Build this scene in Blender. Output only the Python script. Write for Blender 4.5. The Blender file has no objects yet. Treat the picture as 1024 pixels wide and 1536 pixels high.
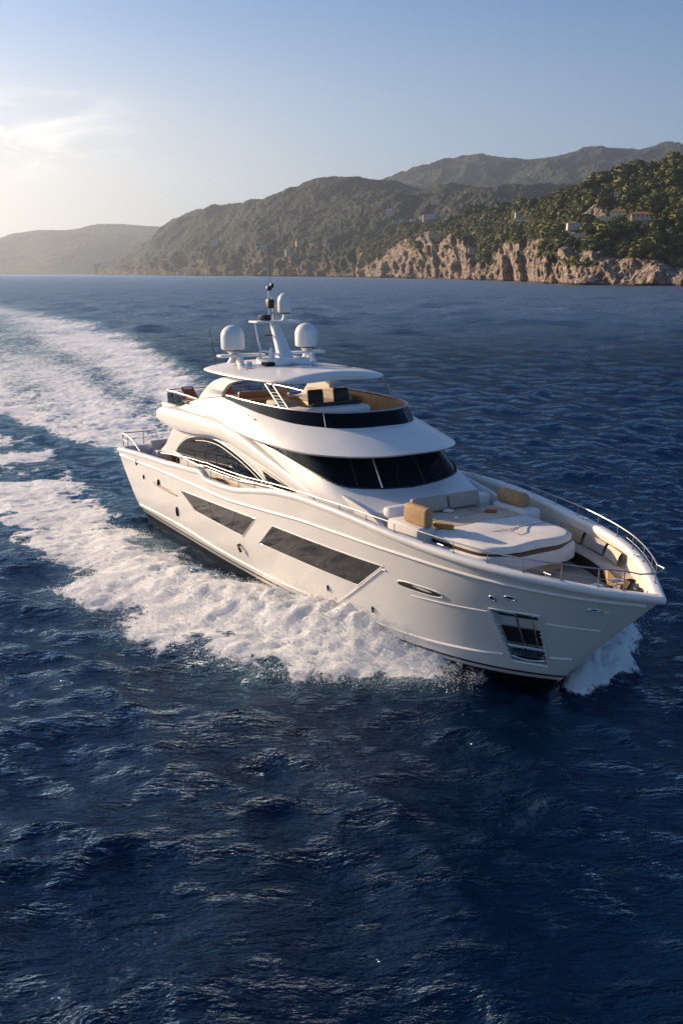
import bpy, bmesh, math, random
import numpy as np
from mathutils import Matrix, Vector
random.seed(7)
RNG = np.random.default_rng(11)
R = math.radians
SC = bpy.context.scene
COL = SC.collection

# ------------------------------------------------------------------ camera
F_PX, CAM_H, HOR = 1390.0, 10.977, 410.0          # focal length in photo pixels, camera height
PITCH = math.atan((768 - HOR) / F_PX)
cam_d = bpy.data.cameras.new("camera")
cam_d.sensor_fit = 'VERTICAL'
cam_d.sensor_height = 36.0
cam_d.lens = F_PX / 1536 * 36.0
cam_d.clip_start = 0.5
cam_d.clip_end = 60000
cam = bpy.data.objects.new("camera", cam_d)
COL.objects.link(cam)
cam.location = (0, 0, CAM_H)
cam.rotation_euler = (R(90) - PITCH, 0, 0)
SC.camera = cam

# ------------------------------------------------------------------ light
SUN_EL, SUN_AZ = 16.0, 59.0                        # degrees; azimuth to the left of the view direction
el, az = R(SUN_EL), R(SUN_AZ)
S_DIR = Vector((-math.sin(az) * math.cos(el), math.cos(az) * math.cos(el), math.sin(el)))
world = bpy.data.worlds.new("World")
SC.world = world
world.use_nodes = True
sun_d = bpy.data.lights.new("sun", 'SUN')
sun_d.energy = 4.9
sun_d.angle = R(0.6)
sun_d.color = (1.0, 0.76, 0.51)
sun = bpy.data.objects.new("sun", sun_d)
COL.objects.link(sun)
sun.rotation_euler = S_DIR.to_track_quat('Z', 'Y').to_euler()
sun.location = (-40, 20, 60)
SKY_STRENGTH = 0.080
SC.view_settings.view_transform = 'Standard'
SC.view_settings.look = 'None'
SC.view_settings.gamma = 1.0
SC.view_settings.exposure = 0.80
SC.cycles.max_bounces = 8
SC.cycles.diffuse_bounces = 3
SC.cycles.glossy_bounces = 4
SC.cycles.transmission_bounces = 6
SC.cycles.volume_bounces = 0
SC.cycles.transparent_max_bounces = 12
SC.cycles.sample_clamp_indirect = 4.0
SC.cycles.caustics_reflective = False
SC.cycles.caustics_refractive = False
SC.cycles.use_denoising = True


# ------------------------------------------------------------------ node helper
class NT:
    def __init__(self, tree):
        self.t = tree
        self.n = tree.nodes
        self.l = tree.links

    def node(self, typ, **kw):
        nd = self.n.new(typ)
        ins = kw.pop('ins', {})
        for k, v in kw.items():
            setattr(nd, k, v)
        for k, v in ins.items():
            self.set(nd, k, v)
        return nd

    def set(self, nd, k, v):
        s = nd.inputs[k]
        if isinstance(v, bpy.types.NodeSocket):
            self.l.new(v, s)
        else:
            s.default_value = v

    def math(self, op, a, b=0.0, c=0.0, clamp=False):
        nd = self.node('ShaderNodeMath', operation=op, use_clamp=clamp)
        self.set(nd, 0, a)
        self.set(nd, 1, b)
        if op in ('MULTIPLY_ADD', 'SMOOTH_MIN', 'COMPARE'):
            self.set(nd, 2, c)
        return nd.outputs[0]

    def vmath(self, op, a, b=None):
        nd = self.node('ShaderNodeVectorMath', operation=op)
        self.set(nd, 0, a)
        if b is not None:
            self.set(nd, 1, b)
        return nd.outputs['Value'] if op in ('DOT_PRODUCT', 'LENGTH') else nd.outputs[0]

    def range(self, v, a, b, c=0.0, d=1.0, smooth=True):
        nd = self.node('ShaderNodeMapRange')
        nd.interpolation_type = 'SMOOTHSTEP' if smooth else 'LINEAR'
        self.set(nd, 'Value', v)
        for k, x in (('From Min', a), ('From Max', b), ('To Min', c), ('To Max', d)):
            self.set(nd, k, x)
        return nd.outputs[0]

    def mix(self, f, a, b):
        nd = self.node('ShaderNodeMix', data_type='RGBA')
        self.set(nd, 0, f)
        self.set(nd, 6, a)
        self.set(nd, 7, b)
        return nd.outputs[2]

    def noise(self, vec, scale, detail=4.0, rough=0.55, dist=0.0, col=False):
        nd = self.node('ShaderNodeTexNoise')
        if vec is not None:
            self.set(nd, 'Vector', vec)
        nd.inputs['Scale'].default_value = scale
        nd.inputs['Detail'].default_value = detail
        nd.inputs['Roughness'].default_value = rough
        nd.inputs['Distortion'].default_value = dist
        return nd.outputs['Color' if col else 'Fac']

    def voro(self, vec, scale, feature='F1'):
        nd = self.node('ShaderNodeTexVoronoi', feature=feature)
        self.set(nd, 'Vector', vec)
        nd.inputs['Scale'].default_value = scale
        return nd.outputs['Distance']

    def mapping(self, vec, scale=(1, 1, 1), rot=(0, 0, 0), loc=(0, 0, 0)):
        nd = self.node('ShaderNodeMapping')
        self.set(nd, 'Vector', vec)
        nd.inputs['Scale'].default_value = scale
        nd.inputs['Rotation'].default_value = rot
        nd.inputs['Location'].default_value = loc
        return nd.outputs[0]

    def bump(self, h, strength=0.3, dist=0.02, normal=None):
        nd = self.node('ShaderNodeBump')
        nd.inputs['Strength'].default_value = strength
        nd.inputs['Distance'].default_value = dist
        self.set(nd, 'Height', h)
        if normal is not None:
            self.set(nd, 'Normal', normal)
        return nd.outputs[0]


def new_mat(name):
    m = bpy.data.materials.new(name)
    m.use_nodes = True
    nt = NT(m.node_tree)
    nt.n.clear()
    out = nt.node('ShaderNodeOutputMaterial')
    return m, nt, out


def pbr(name, color, rough=0.4, metal=0.0, var=0.0, vscale=2.0, bump=0.0, bscale=20.0, coat=0.0, spec=0.5, rvar=0.0):
    """plain Principled material with a little colour, gloss and relief variation"""
    m, nt, out = new_mat(name)
    p = nt.node('ShaderNodeBsdfPrincipled')
    nt.l.new(p.outputs[0], out.inputs['Surface'])
    tc = nt.node('ShaderNodeTexCoord').outputs['Object']
    c = (*color, 1.0)
    if var > 0:
        n = nt.noise(tc, vscale, 5.0, 0.6)
        lo = tuple(max(0, x * (1 - var)) for x in color) + (1,)
        hi = tuple(min(1, x * (1 + var * 0.6)) for x in color) + (1,)
        nt.set(p, 'Base Color', nt.mix(nt.range(n, 0.3, 0.7), lo, hi))
    else:
        p.inputs['Base Color'].default_value = c
    if rvar > 0:
        n2 = nt.noise(tc, vscale * 2.3, 4.0, 0.6)
        nt.set(p, 'Roughness', nt.range(n2, 0.3, 0.7, max(0, rough - rvar), rough + rvar))
    else:
        p.inputs['Roughness'].default_value = rough
    p.inputs['Metallic'].default_value = metal
    p.inputs['Coat Weight'].default_value = coat
    p.inputs['Coat Roughness'].default_value = 0.05
    p.inputs['Specular IOR Level'].default_value = spec
    if bump > 0:
        nt.set(p, 'Normal', nt.bump(nt.noise(tc, bscale, 6.0, 0.6), bump, 0.02))
    return m


# ------------------------------------------------------------------ sky
def build_sky():
    nt = NT(world.node_tree)
    nt.n.clear()
    out = nt.node('ShaderNodeOutputWorld')
    bg = nt.node('ShaderNodeBackground')
    bg.inputs['Strength'].default_value = SKY_STRENGTH
    nt.l.new(bg.outputs[0], out.inputs['Surface'])
    sky = nt.node('ShaderNodeTexSky')
    sky.sky_type = 'NISHITA'
    sky.sun_disc = False
    sky.sun_elevation = R(SUN_EL)
    sky.sun_rotation = -az
    sky.altitude = 10
    sky.air_density = 1.0
    sky.dust_density = 0.7
    sky.ozone_density = 6.0
    # thin high cloud streaks low in the sky on the sun's side
    d = nt.node('ShaderNodeTexCoord').outputs['Generated']
    sep = nt.node('ShaderNodeSeparateXYZ', ins={0: d})
    X, Y, Z = sep.outputs
    azm = nt.math('ARCTAN2', X, Y)
    comb = nt.node('ShaderNodeCombineXYZ', ins={0: nt.math('MULTIPLY', azm, 9.0), 1: nt.math('ADD', nt.math('MULTIPLY', Z, 34.0), nt.math('MULTIPLY', azm, -3.0)), 2: 0.0}).outputs[0]
    n = nt.noise(comb, 1.15, 9.0, 0.64, 0.7)
    m_az = nt.range(azm, R(-8.0), R(-20.0))
    m_el = nt.math('MULTIPLY', nt.range(Z, 0.075, 0.125), nt.range(Z, 0.178, 0.150))
    cl = nt.math('MULTIPLY', nt.range(n, 0.40, 0.66), nt.math('MULTIPLY', m_az, m_el))
    # pale veil low in the sky, brighter and warmer towards the sun
    da = nt.math('ABSOLUTE', nt.math('ADD', azm, az))
    v1 = nt.math('MULTIPLY', nt.range(da, R(112), R(36)), nt.range(Z, .30, .09, 0.0, .62))
    v2 = nt.math('MULTIPLY', nt.range(da, R(66), R(32)), nt.range(Z, .24, .02, 0.0, .80))
    base = nt.mix(v1, sky.outputs[0], (4.7, 5.1, 5.4, 1.0))
    base = nt.mix(v2, base, (8.0, 7.1, 6.1, 1.0))
    col = nt.mix(nt.math('MULTIPLY', cl, 0.45), base, (13.5, 12.4, 11.2, 1.0))
    nt.l.new(col, bg.inputs['Color'])


build_sky()

# ------------------------------------------------------------------ numpy noise
_perm = np.random.default_rng(3).permutation(4096).astype(np.int64)
_g2 = np.random.default_rng(4).normal(size=(4096, 3))
_g2 /= np.linalg.norm(_g2, axis=1)[:, None]


def perlin(x, y, z=None):
    if z is None:
        z = np.zeros_like(x) + 0.37
    xi, yi, zi = np.floor(x).astype(np.int64), np.floor(y).astype(np.int64), np.floor(z).astype(np.int64)
    xf, yf, zf = x - xi, y - yi, z - zi
    u, v, w = [t * t * t * (t * (t * 6 - 15) + 10) for t in (xf, yf, zf)]

    def g(dx, dy, dz):
        h = _perm[(_perm[(_perm[(xi + dx) & 4095] + yi + dy) & 4095] + zi + dz) & 4095]
        gr = _g2[h]
        return gr[..., 0] * (xf - dx) + gr[..., 1] * (yf - dy) + gr[..., 2] * (zf - dz)
    a = g(0, 0, 0) * (1 - u) + g(1, 0, 0) * u
    b = g(0, 1, 0) * (1 - u) + g(1, 1, 0) * u
    c = g(0, 0, 1) * (1 - u) + g(1, 0, 1) * u
    e = g(0, 1, 1) * (1 - u) + g(1, 1, 1) * u
    return ((a * (1 - v) + b * v) * (1 - w) + (c * (1 - v) + e * v) * w) * 1.4


def fbm(x, y, z=None, octs=4, gain=0.5, ridged=False):
    s, a, f = 0.0, 1.0, 1.0
    for k in range(octs):
        n = perlin(x * f + 17.3 * k, y * f - 9.1 * k, None if z is None else z * f)
        s = s + a * ((1 - 2 * np.abs(n)) if ridged else n)
        a *= gain
        f *= 2.03
    return s


def sstep(a, b, x):
    t = np.clip((x - a) / (b - a), 0, 1)
    return t * t * (3 - 2 * t)


# ------------------------------------------------------------------ mesh helpers
def set_props(o, label=None, cat=None, group=None, kind=None):
    if label:
        o['label'] = label
    if cat:
        o['category'] = cat
    if group:
        o['group'] = group
    if kind:
        o['kind'] = kind
    return o


class MB:
    """collects geometry for ONE mesh object"""

    def __init__(self):
        self.v = []
        self.f = []
        self.mi = []

    def add(self, verts, faces, mat=0):
        o = len(self.v)
        self.v += [tuple(map(float, p)) for p in verts]
        self.f += [tuple(i + o for i in f) for f in faces]
        self.mi += [mat] * len(faces)
        return self

    def grid(self, P, closed_u=False, closed_v=False, flip=False, mat=0, skip=None):
        P = np.asarray(P, float)
        n, m = P.shape[:2]
        fs = []
        for i in range(n - (0 if closed_u else 1)):
            for j in range(m - (0 if closed_v else 1)):
                if skip is not None and skip[i, j]:
                    continue
                a, b, c, d = i * m + j, ((i + 1) % n) * m + j, ((i + 1) % n) * m + (j + 1) % m, i * m + (j + 1) % m
                fs.append((a, d, c, b) if flip else (a, b, c, d))
        return self.add(P.reshape(-1, 3), fs, mat)

    def tube(self, path, r, seg=8, closed=False, mat=0, caps=True):
        P = [Vector(p) for p in path]
        n = len(P)
        rr = r if hasattr(r, '__len__') else [r] * n
        rows = []
        up = Vector((0, 0, 1))
        for i in range(n):
            t = (P[(i + 1) % n] - P[i - 1]) if closed else (P[min(i + 1, n - 1)] - P[max(i - 1, 0)])
            t.normalize()
            ref = up if abs(t.z) < 0.95 else Vector((1, 0, 0))
            a = t.cross(ref).normalized()
            b = t.cross(a)
            rows.append([P[i] + (a * math.cos(q) + b * math.sin(q)) * rr[i] for q in [2 * math.pi * k / seg for k in range(seg)]])
        o = len(self.v)
        self.grid(np.array([[tuple(p) for p in r_] for r_ in rows]), closed_u=closed, closed_v=True, mat=mat)
        if caps and not closed:
            self.f.append(tuple(o + k for k in range(seg)))
            self.f.append(tuple(o + (n - 1) * seg + k for k in reversed(range(seg))))
            self.mi += [mat, mat]
        return self

    def rbox(self, c, s, r=0.03, rot=(0, 0, 0), seg=2, mat=0, taper=None):
        bm = bmesh.new()
        bmesh.ops.create_cube(bm, size=1.0)
        for v in bm.verts:
            v.co = Vector((v.co.x * s[0], v.co.y * s[1], v.co.z * s[2]))
            if taper and v.co.z > 0:
                v.co.x *= taper
                v.co.y *= taper
        if r > 0:
            bmesh.ops.bevel(bm, geom=list(bm.edges), offset=min(r, min(s) * 0.45), segments=seg, profile=0.5, affect='EDGES')
        from mathutils import Euler
        M = Matrix.Translation(c) @ Euler(rot).to_matrix().to_4x4()
        bm.verts.index_update()
        vs = [tuple(M @ v.co) for v in bm.verts]
        fs = [tuple(v.index for v in f.verts) for f in bm.faces]
        bm.free()
        return self.add(vs, fs, mat)

    def lathe(self, prof, c=(0, 0, 0), seg=24, mat=0):
        rows = []
        for r, z in prof:
            rows.append([(c[0] + r * math.cos(2 * math.pi * k / seg), c[1] + r * math.sin(2 * math.pi * k / seg), c[2] + z) for k in range(seg)])
        o = len(self.v)
        self.grid(np.array(rows), closed_v=True, flip=True, mat=mat)
        n = len(prof)
        self.f.append(tuple(o + k for k in reversed(range(seg))))
        self.f.append(tuple(o + (n - 1) * seg + k for k in range(seg)))
        self.mi += [mat, mat]
        return self

    def poly(self, outline, depth, axis='y', mat=0):
        """prism: closed outline of 3-D points, swept by the vector depth"""
        n = len(outline)
        a = [Vector(p) for p in outline]
        d = Vector(depth)
        vs = [tuple(p) for p in a] + [tuple(p + d) for p in a]
        fs = [tuple(range(n)), tuple(reversed(range(n, 2 * n)))]
        fs += [(i, i + n, (i + 1) % n + n, (i + 1) % n) for i in range(n)]
        return self.add(vs, fs, mat)

    def build(self, name, mats, parent=None, smooth=True, angle=38, off=(0, 0, 0), recalc=True):
        me = bpy.data.meshes.new(name)
        o3 = Vector(off)
        me.from_pydata([tuple(Vector(p) - o3) for p in self.v], [], self.f)
        if not isinstance(mats, (list, tuple)):
            mats = [mats]
        for m in mats:
            me.materials.append(m)
        if len(mats) > 1:
            me.polygons.foreach_set('material_index', self.mi)
        if recalc:
            bm = bmesh.new()
            bm.from_mesh(me)
            bmesh.ops.remove_doubles(bm, verts=bm.verts, dist=1e-5)
            bmesh.ops.recalc_face_normals(bm, faces=bm.faces)
            bm.to_mesh(me)
            bm.free()
        if smooth:
            me.polygons.foreach_set('use_smooth', [True] * len(me.polygons))
            me.set_sharp_from_angle(angle=R(angle))
        me.update()
        ob = bpy.data.objects.new(name, me)
        COL.objects.link(ob)
        if parent is not None:
            ob.parent = parent
        return ob


def np_mesh(name, V, Fq, mat, parent=None, smooth=True):
    me = bpy.data.meshes.new(name)
    V = np.asarray(V, np.float32)
    Fq = np.asarray(Fq, np.int32)
    k = Fq.shape[1]
    me.vertices.add(len(V))
    me.vertices.foreach_set('co', V.ravel())
    me.loops.add(Fq.size)
    me.loops.foreach_set('vertex_index', Fq.ravel())
    me.polygons.add(len(Fq))
    me.polygons.foreach_set('loop_start', np.arange(0, Fq.size, k, dtype=np.int32))
    me.polygons.foreach_set('loop_total', np.full(len(Fq), k, np.int32))
    for m in (mat if isinstance(mat, (list, tuple)) else [mat]):
        me.materials.append(m)
    me.polygons.foreach_set('use_smooth', np.full(len(Fq), smooth, dtype=bool))
    me.update(calc_edges=True)
    me.validate()
    o = bpy.data.objects.new(name, me)
    COL.objects.link(o)
    if parent is not None:
        o.parent = parent
    return o


def grid_faces(n, m):
    i, j = np.meshgrid(np.arange(n - 1), np.arange(m - 1), indexing='ij')
    a = (i * m + j).ravel()
    return np.stack([a, a + m, a + m + 1, a + 1], 1)


def smooth_path(pts, n=12):
    """Catmull-Rom through the points"""
    P = np.array(pts, float)
    Q = np.vstack([2 * P[0] - P[1], P, 2 * P[-1] - P[-2]])
    out = []
    for i in range(1, len(Q) - 2):
        for t in np.linspace(0, 1, n, endpoint=False):
            a, b, c, d = Q[i - 1], Q[i], Q[i + 1], Q[i + 2]
            out.append(0.5 * ((2 * b) + (-a + c) * t + (2 * a - 5 * b + 4 * c - d) * t * t + (-a + 3 * b - 3 * c + d) * t ** 3))
    out.append(P[-1])
    return np.array(out)


def pchip(x, xs, ys):
    """monotone cubic interpolation"""
    xs, ys = np.array(xs, float), np.array(ys, float)
    h = np.diff(xs)
    dl = np.diff(ys) / h
    m = np.zeros_like(ys)
    m[0], m[-1] = dl[0], dl[-1]
    for i in range(1, len(xs) - 1):
        if dl[i - 1] * dl[i] > 0:
            w1, w2 = 2 * h[i] + h[i - 1], h[i] + 2 * h[i - 1]
            m[i] = (w1 + w2) / (w1 / dl[i - 1] + w2 / dl[i])
    x = np.clip(np.asarray(x, float), xs[0], xs[-1])
    k = np.clip(np.searchsorted(xs, x) - 1, 0, len(xs) - 2)
    t = (x - xs[k]) / h[k]
    return (ys[k] * (1 + 2 * t) * (1 - t) ** 2 + h[k] * m[k] * t * (1 - t) ** 2 + ys[k + 1] * t * t * (3 - 2 * t) + h[k] * m[k + 1] * t * t * (t - 1))

# ------------------------------------------------------------------ materials of the yacht
M_GEL = pbr('white_gelcoat', (0.80, 0.77, 0.735), 0.22, var=0.03, vscale=0.6, coat=0.45, rvar=0.05)
M_GEL2 = pbr('white_gelcoat_upper', (0.80, 0.78, 0.75), 0.38, var=0.03, vscale=0.8, coat=0.15, rvar=0.05)
M_GLASS = pbr('dark_tinted_glass', (0.004, 0.006, 0.011), 0.03, spec=0.12)
M_GLASS2 = pbr('smoked_hull_glass', (0.035, 0.033, 0.033), 0.05, var=0.45, vscale=1.1, spec=0.5)
M_BLACK = pbr('black_antifouling', (0.008, 0.009, 0.012), 0.35, var=0.3, vscale=1.5)
M_BLACKP = pbr('black_plastic', (0.012, 0.012, 0.013), 0.45, var=0.2, vscale=8)
M_RAIL = pbr('brushed_steel', (0.40, 0.39, 0.38), 0.42, metal=1.0, rvar=0.05, vscale=6)
M_STEEL = pbr('polished_steel', (0.66, 0.65, 0.63), 0.27, metal=1.0, rvar=0.06, vscale=6)
M_CREAM = pbr('cream_deck', (0.64, 0.50, 0.37), 0.6, var=0.12, vscale=1.7, bump=0.08, bscale=60)
M_BULW = pbr('cream_bulwark_lining', (0.77, 0.67, 0.55), 0.45, var=0.08, vscale=1.4)
M_FABRIC = pbr('white_canvas', (0.74, 0.70, 0.66), 0.85, var=0.08, vscale=2.5, bump=0.25, bscale=7)
M_TAN = pbr('tan_canvas', (0.42, 0.27, 0.135), 0.85, var=0.2, vscale=5, bump=0.3, bscale=30)
M_TAUPE = pbr('taupe_cushion', (0.42, 0.36, 0.31), 0.85, var=0.1, vscale=5, bump=0.2, bscale=30)
M_LEATHER = pbr('tan_leather', (0.47, 0.31, 0.17), 0.5, var=0.12, vscale=3)
M_ORANGE = pbr('terracotta_canvas', (0.42, 0.10, 0.03), 0.8, var=0.2, vscale=5)
M_YELLOW = pbr('mustard_towel', (0.60, 0.32, 0.07), 0.9, var=0.2, vscale=9, bump=0.4, bscale=50)
M_BROWN = pbr('dark_brown_trim', (0.055, 0.03, 0.016), 0.5, var=0.3, vscale=6)
M_DOME = pbr('white_radome', (0.80, 0.80, 0.80), 0.35, var=0.03, vscale=2)


def teak(name, c0=(0.30, 0.15, 0.065)):
    m, nt, out = new_mat(name)
    p = nt.node('ShaderNodeBsdfPrincipled')
    nt.l.new(p.outputs[0], out.inputs['Surface'])
    tc = nt.node('ShaderNodeTexCoord').outputs['Object']
    sep = nt.node('ShaderNodeSeparateXYZ', ins={0: tc})
    fr = nt.math('FRACT', nt.math('MULTIPLY', sep.outputs[1], 9.0))
    line = nt.math('LESS_THAN', fr, 0.08)
    n = nt.noise(nt.mapping(tc, (1.2, 14, 1)), 2.0, 5.0, 0.6)
    base = nt.mix(nt.range(n, 0.3, 0.7), tuple(x * 0.7 for x in c0) + (1,), tuple(x * 1.25 for x in c0) + (1,))
    nt.set(p, 'Base Color', nt.mix(line, base, (0.03, 0.02, 0.015, 1)))
    p.inputs['Roughness'].default_value = 0.55
    return m


M_TEAK = teak('teak_planks')

def clear_glass(name):
    m, nt, out = new_mat(name)
    g = nt.node('ShaderNodeBsdfGlossy')
    g.inputs['Roughness'].default_value = 0.03
    t = nt.node('ShaderNodeBsdfTransparent')
    t.inputs['Color'].default_value = (0.70, 0.76, 0.80, 1)
    fr = nt.node('ShaderNodeFresnel')
    fr.inputs['IOR'].default_value = 1.5
    mx = nt.node('ShaderNodeMixShader')
    nt.l.new(fr.outputs[0], mx.inputs[0])
    nt.l.new(t.outputs[0], mx.inputs[1])
    nt.l.new(g.outputs[0], mx.inputs[2])
    nt.l.new(mx.outputs[0], out.inputs['Surface'])
    return m


M_CLEAR = clear_glass('clear_glass')

# ------------------------------------------------------------------ the yacht
OFF = (10.0, 0.0, 0.0)
YAW, TRIM = R(-58.422), 0.0041
yacht = bpy.data.objects.new("motor_yacht", None)
COL.objects.link(yacht)
yacht.location = (-2.487, 36.465, 0.0)
yacht.rotation_euler = (0, -TRIM, YAW)
yacht.empty_display_size = 2
set_props(yacht, "large white motor yacht with dark windows running through the sea, trailing a foaming wake", "yacht")
M_BOAT = Matrix.Translation(yacht.location) @ yacht.rotation_euler.to_matrix().to_4x4() @ Matrix.Translation((-10, 0, 0))


def bt(mb, name, mat, parent=None, **kw):
    """a part of the yacht, given in boat coordinates (x forward from the transom, y to port, z up from the waterline)"""
    return mb.build(name, mat, parent if parent is not None else yacht, off=OFF if parent is None or parent is yacht else OFF, **kw)


def x_stem(z):
    z = np.asarray(z, float)
    return 26.05 + 0.90 * (z - 0.5) + 0.018 * (z - 0.5) ** 2


def x_aft(z):
    z = np.asarray(z, float)
    t = np.clip((3.0 - z) / 2.6, 0, 1.3)
    return 2.25 * t ** 1.15


def z_gun(x):
    return pchip(x, [0, 2.9, 6, 9.0, 9.95, 10.55, 11.5, 12.8, 14.4, 16.3, 18.2, 19.5, 21, 23, 25, 27, 28.5, 29.2],
                 [3.02, 3.22, 3.38, 3.60, 3.66, 3.44, 3.46, 3.54, 3.80, 4.10, 4.22, 4.22, 4.16, 4.02, 3.91, 3.76, 3.64, 3.62])


def z_strake(x):
    return pchip(x, [0, 2.7, 6.4, 11.8, 15.5, 18.1, 20.5, 22.6, 24.5, 26.3, 27.7, 28.6, 29.2],
                 [2.72, 2.80, 2.93, 3.00, 3.25, 3.43, 3.48, 3.49, 3.46, 3.39, 3.33, 3.32, 3.32])


def hull_b(x, z):
    """half breadth of the hull"""
    x, z = np.broadcast_arrays(np.asarray(x, float), np.asarray(z, float))
    d = np.clip(x_stem(z) - x, 0, 40)
    S = pchip(d.ravel(), [0, .12, .25, .5, 1, 2, 3, 4, 5, 6, 8, 11, 14, 20, 30], [0, .11, .22, .44, .86, 1.55, 2.1, 2.48, 2.74, 2.93, 3.2, 3.38, 3.42, 3.42, 3.32]).reshape(d.shape)
    W = pchip(d.ravel(), [0, .1, .5, 1.4, 2.75, 5, 7.5, 10, 13, 16, 24, 30], [0, .12, .48, 1.12, 1.75, 2.35, 2.72, 2.95, 3.06, 3.1, 3.08, 3.0]).reshape(d.shape)
    zg = z_gun(x.ravel()).reshape(x.shape)
    u = np.clip((z - 0.5) / (zg - 0.5), -0.4, 1.1)
    aftness = sstep(9, 14, d)
    uu = np.sign(u) * np.abs(u) ** (1.15 - 0.55 * aftness)
    b = W + (S - W) * np.clip(uu, 0, 2)
    b = b + np.minimum(u, 0) * 1.4 * (W > 0.05)
    return np.maximum(b, 0.0) * np.where(d <= 0, 0, 1)


def hull_pt(x, z, out=0.0, side=-1):
    b = float(hull_b(x, z))
    e = 0.05
    dbx = (float(hull_b(x + e, z)) - float(hull_b(x - e, z))) / (2 * e)
    dbz = (float(hull_b(x, z + e)) - float(hull_b(x, z - e))) / (2 * e)
    n = Vector((-dbx, 1.0, -dbz)).normalized()
    return Vector((x + n.x * out, side * (b + n.y * out), z + n.z * out))


def in_quad(px, pz, q):
    ok = np.ones_like(px, bool)
    for i in range(len(q)):
        x0, z0 = q[i]
        x1, z1 = q[(i + 1) % len(q)]
        ok &= ((x1 - x0) * (pz - z0) - (z1 - z0) * (px - x0)) <= 0
    return ok


POCKET = [(25.18, 2.50), (26.30, 2.54), (25.90, 0.90), (25.16, 0.92)]       # anchor pocket corners in (x, z)


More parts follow.
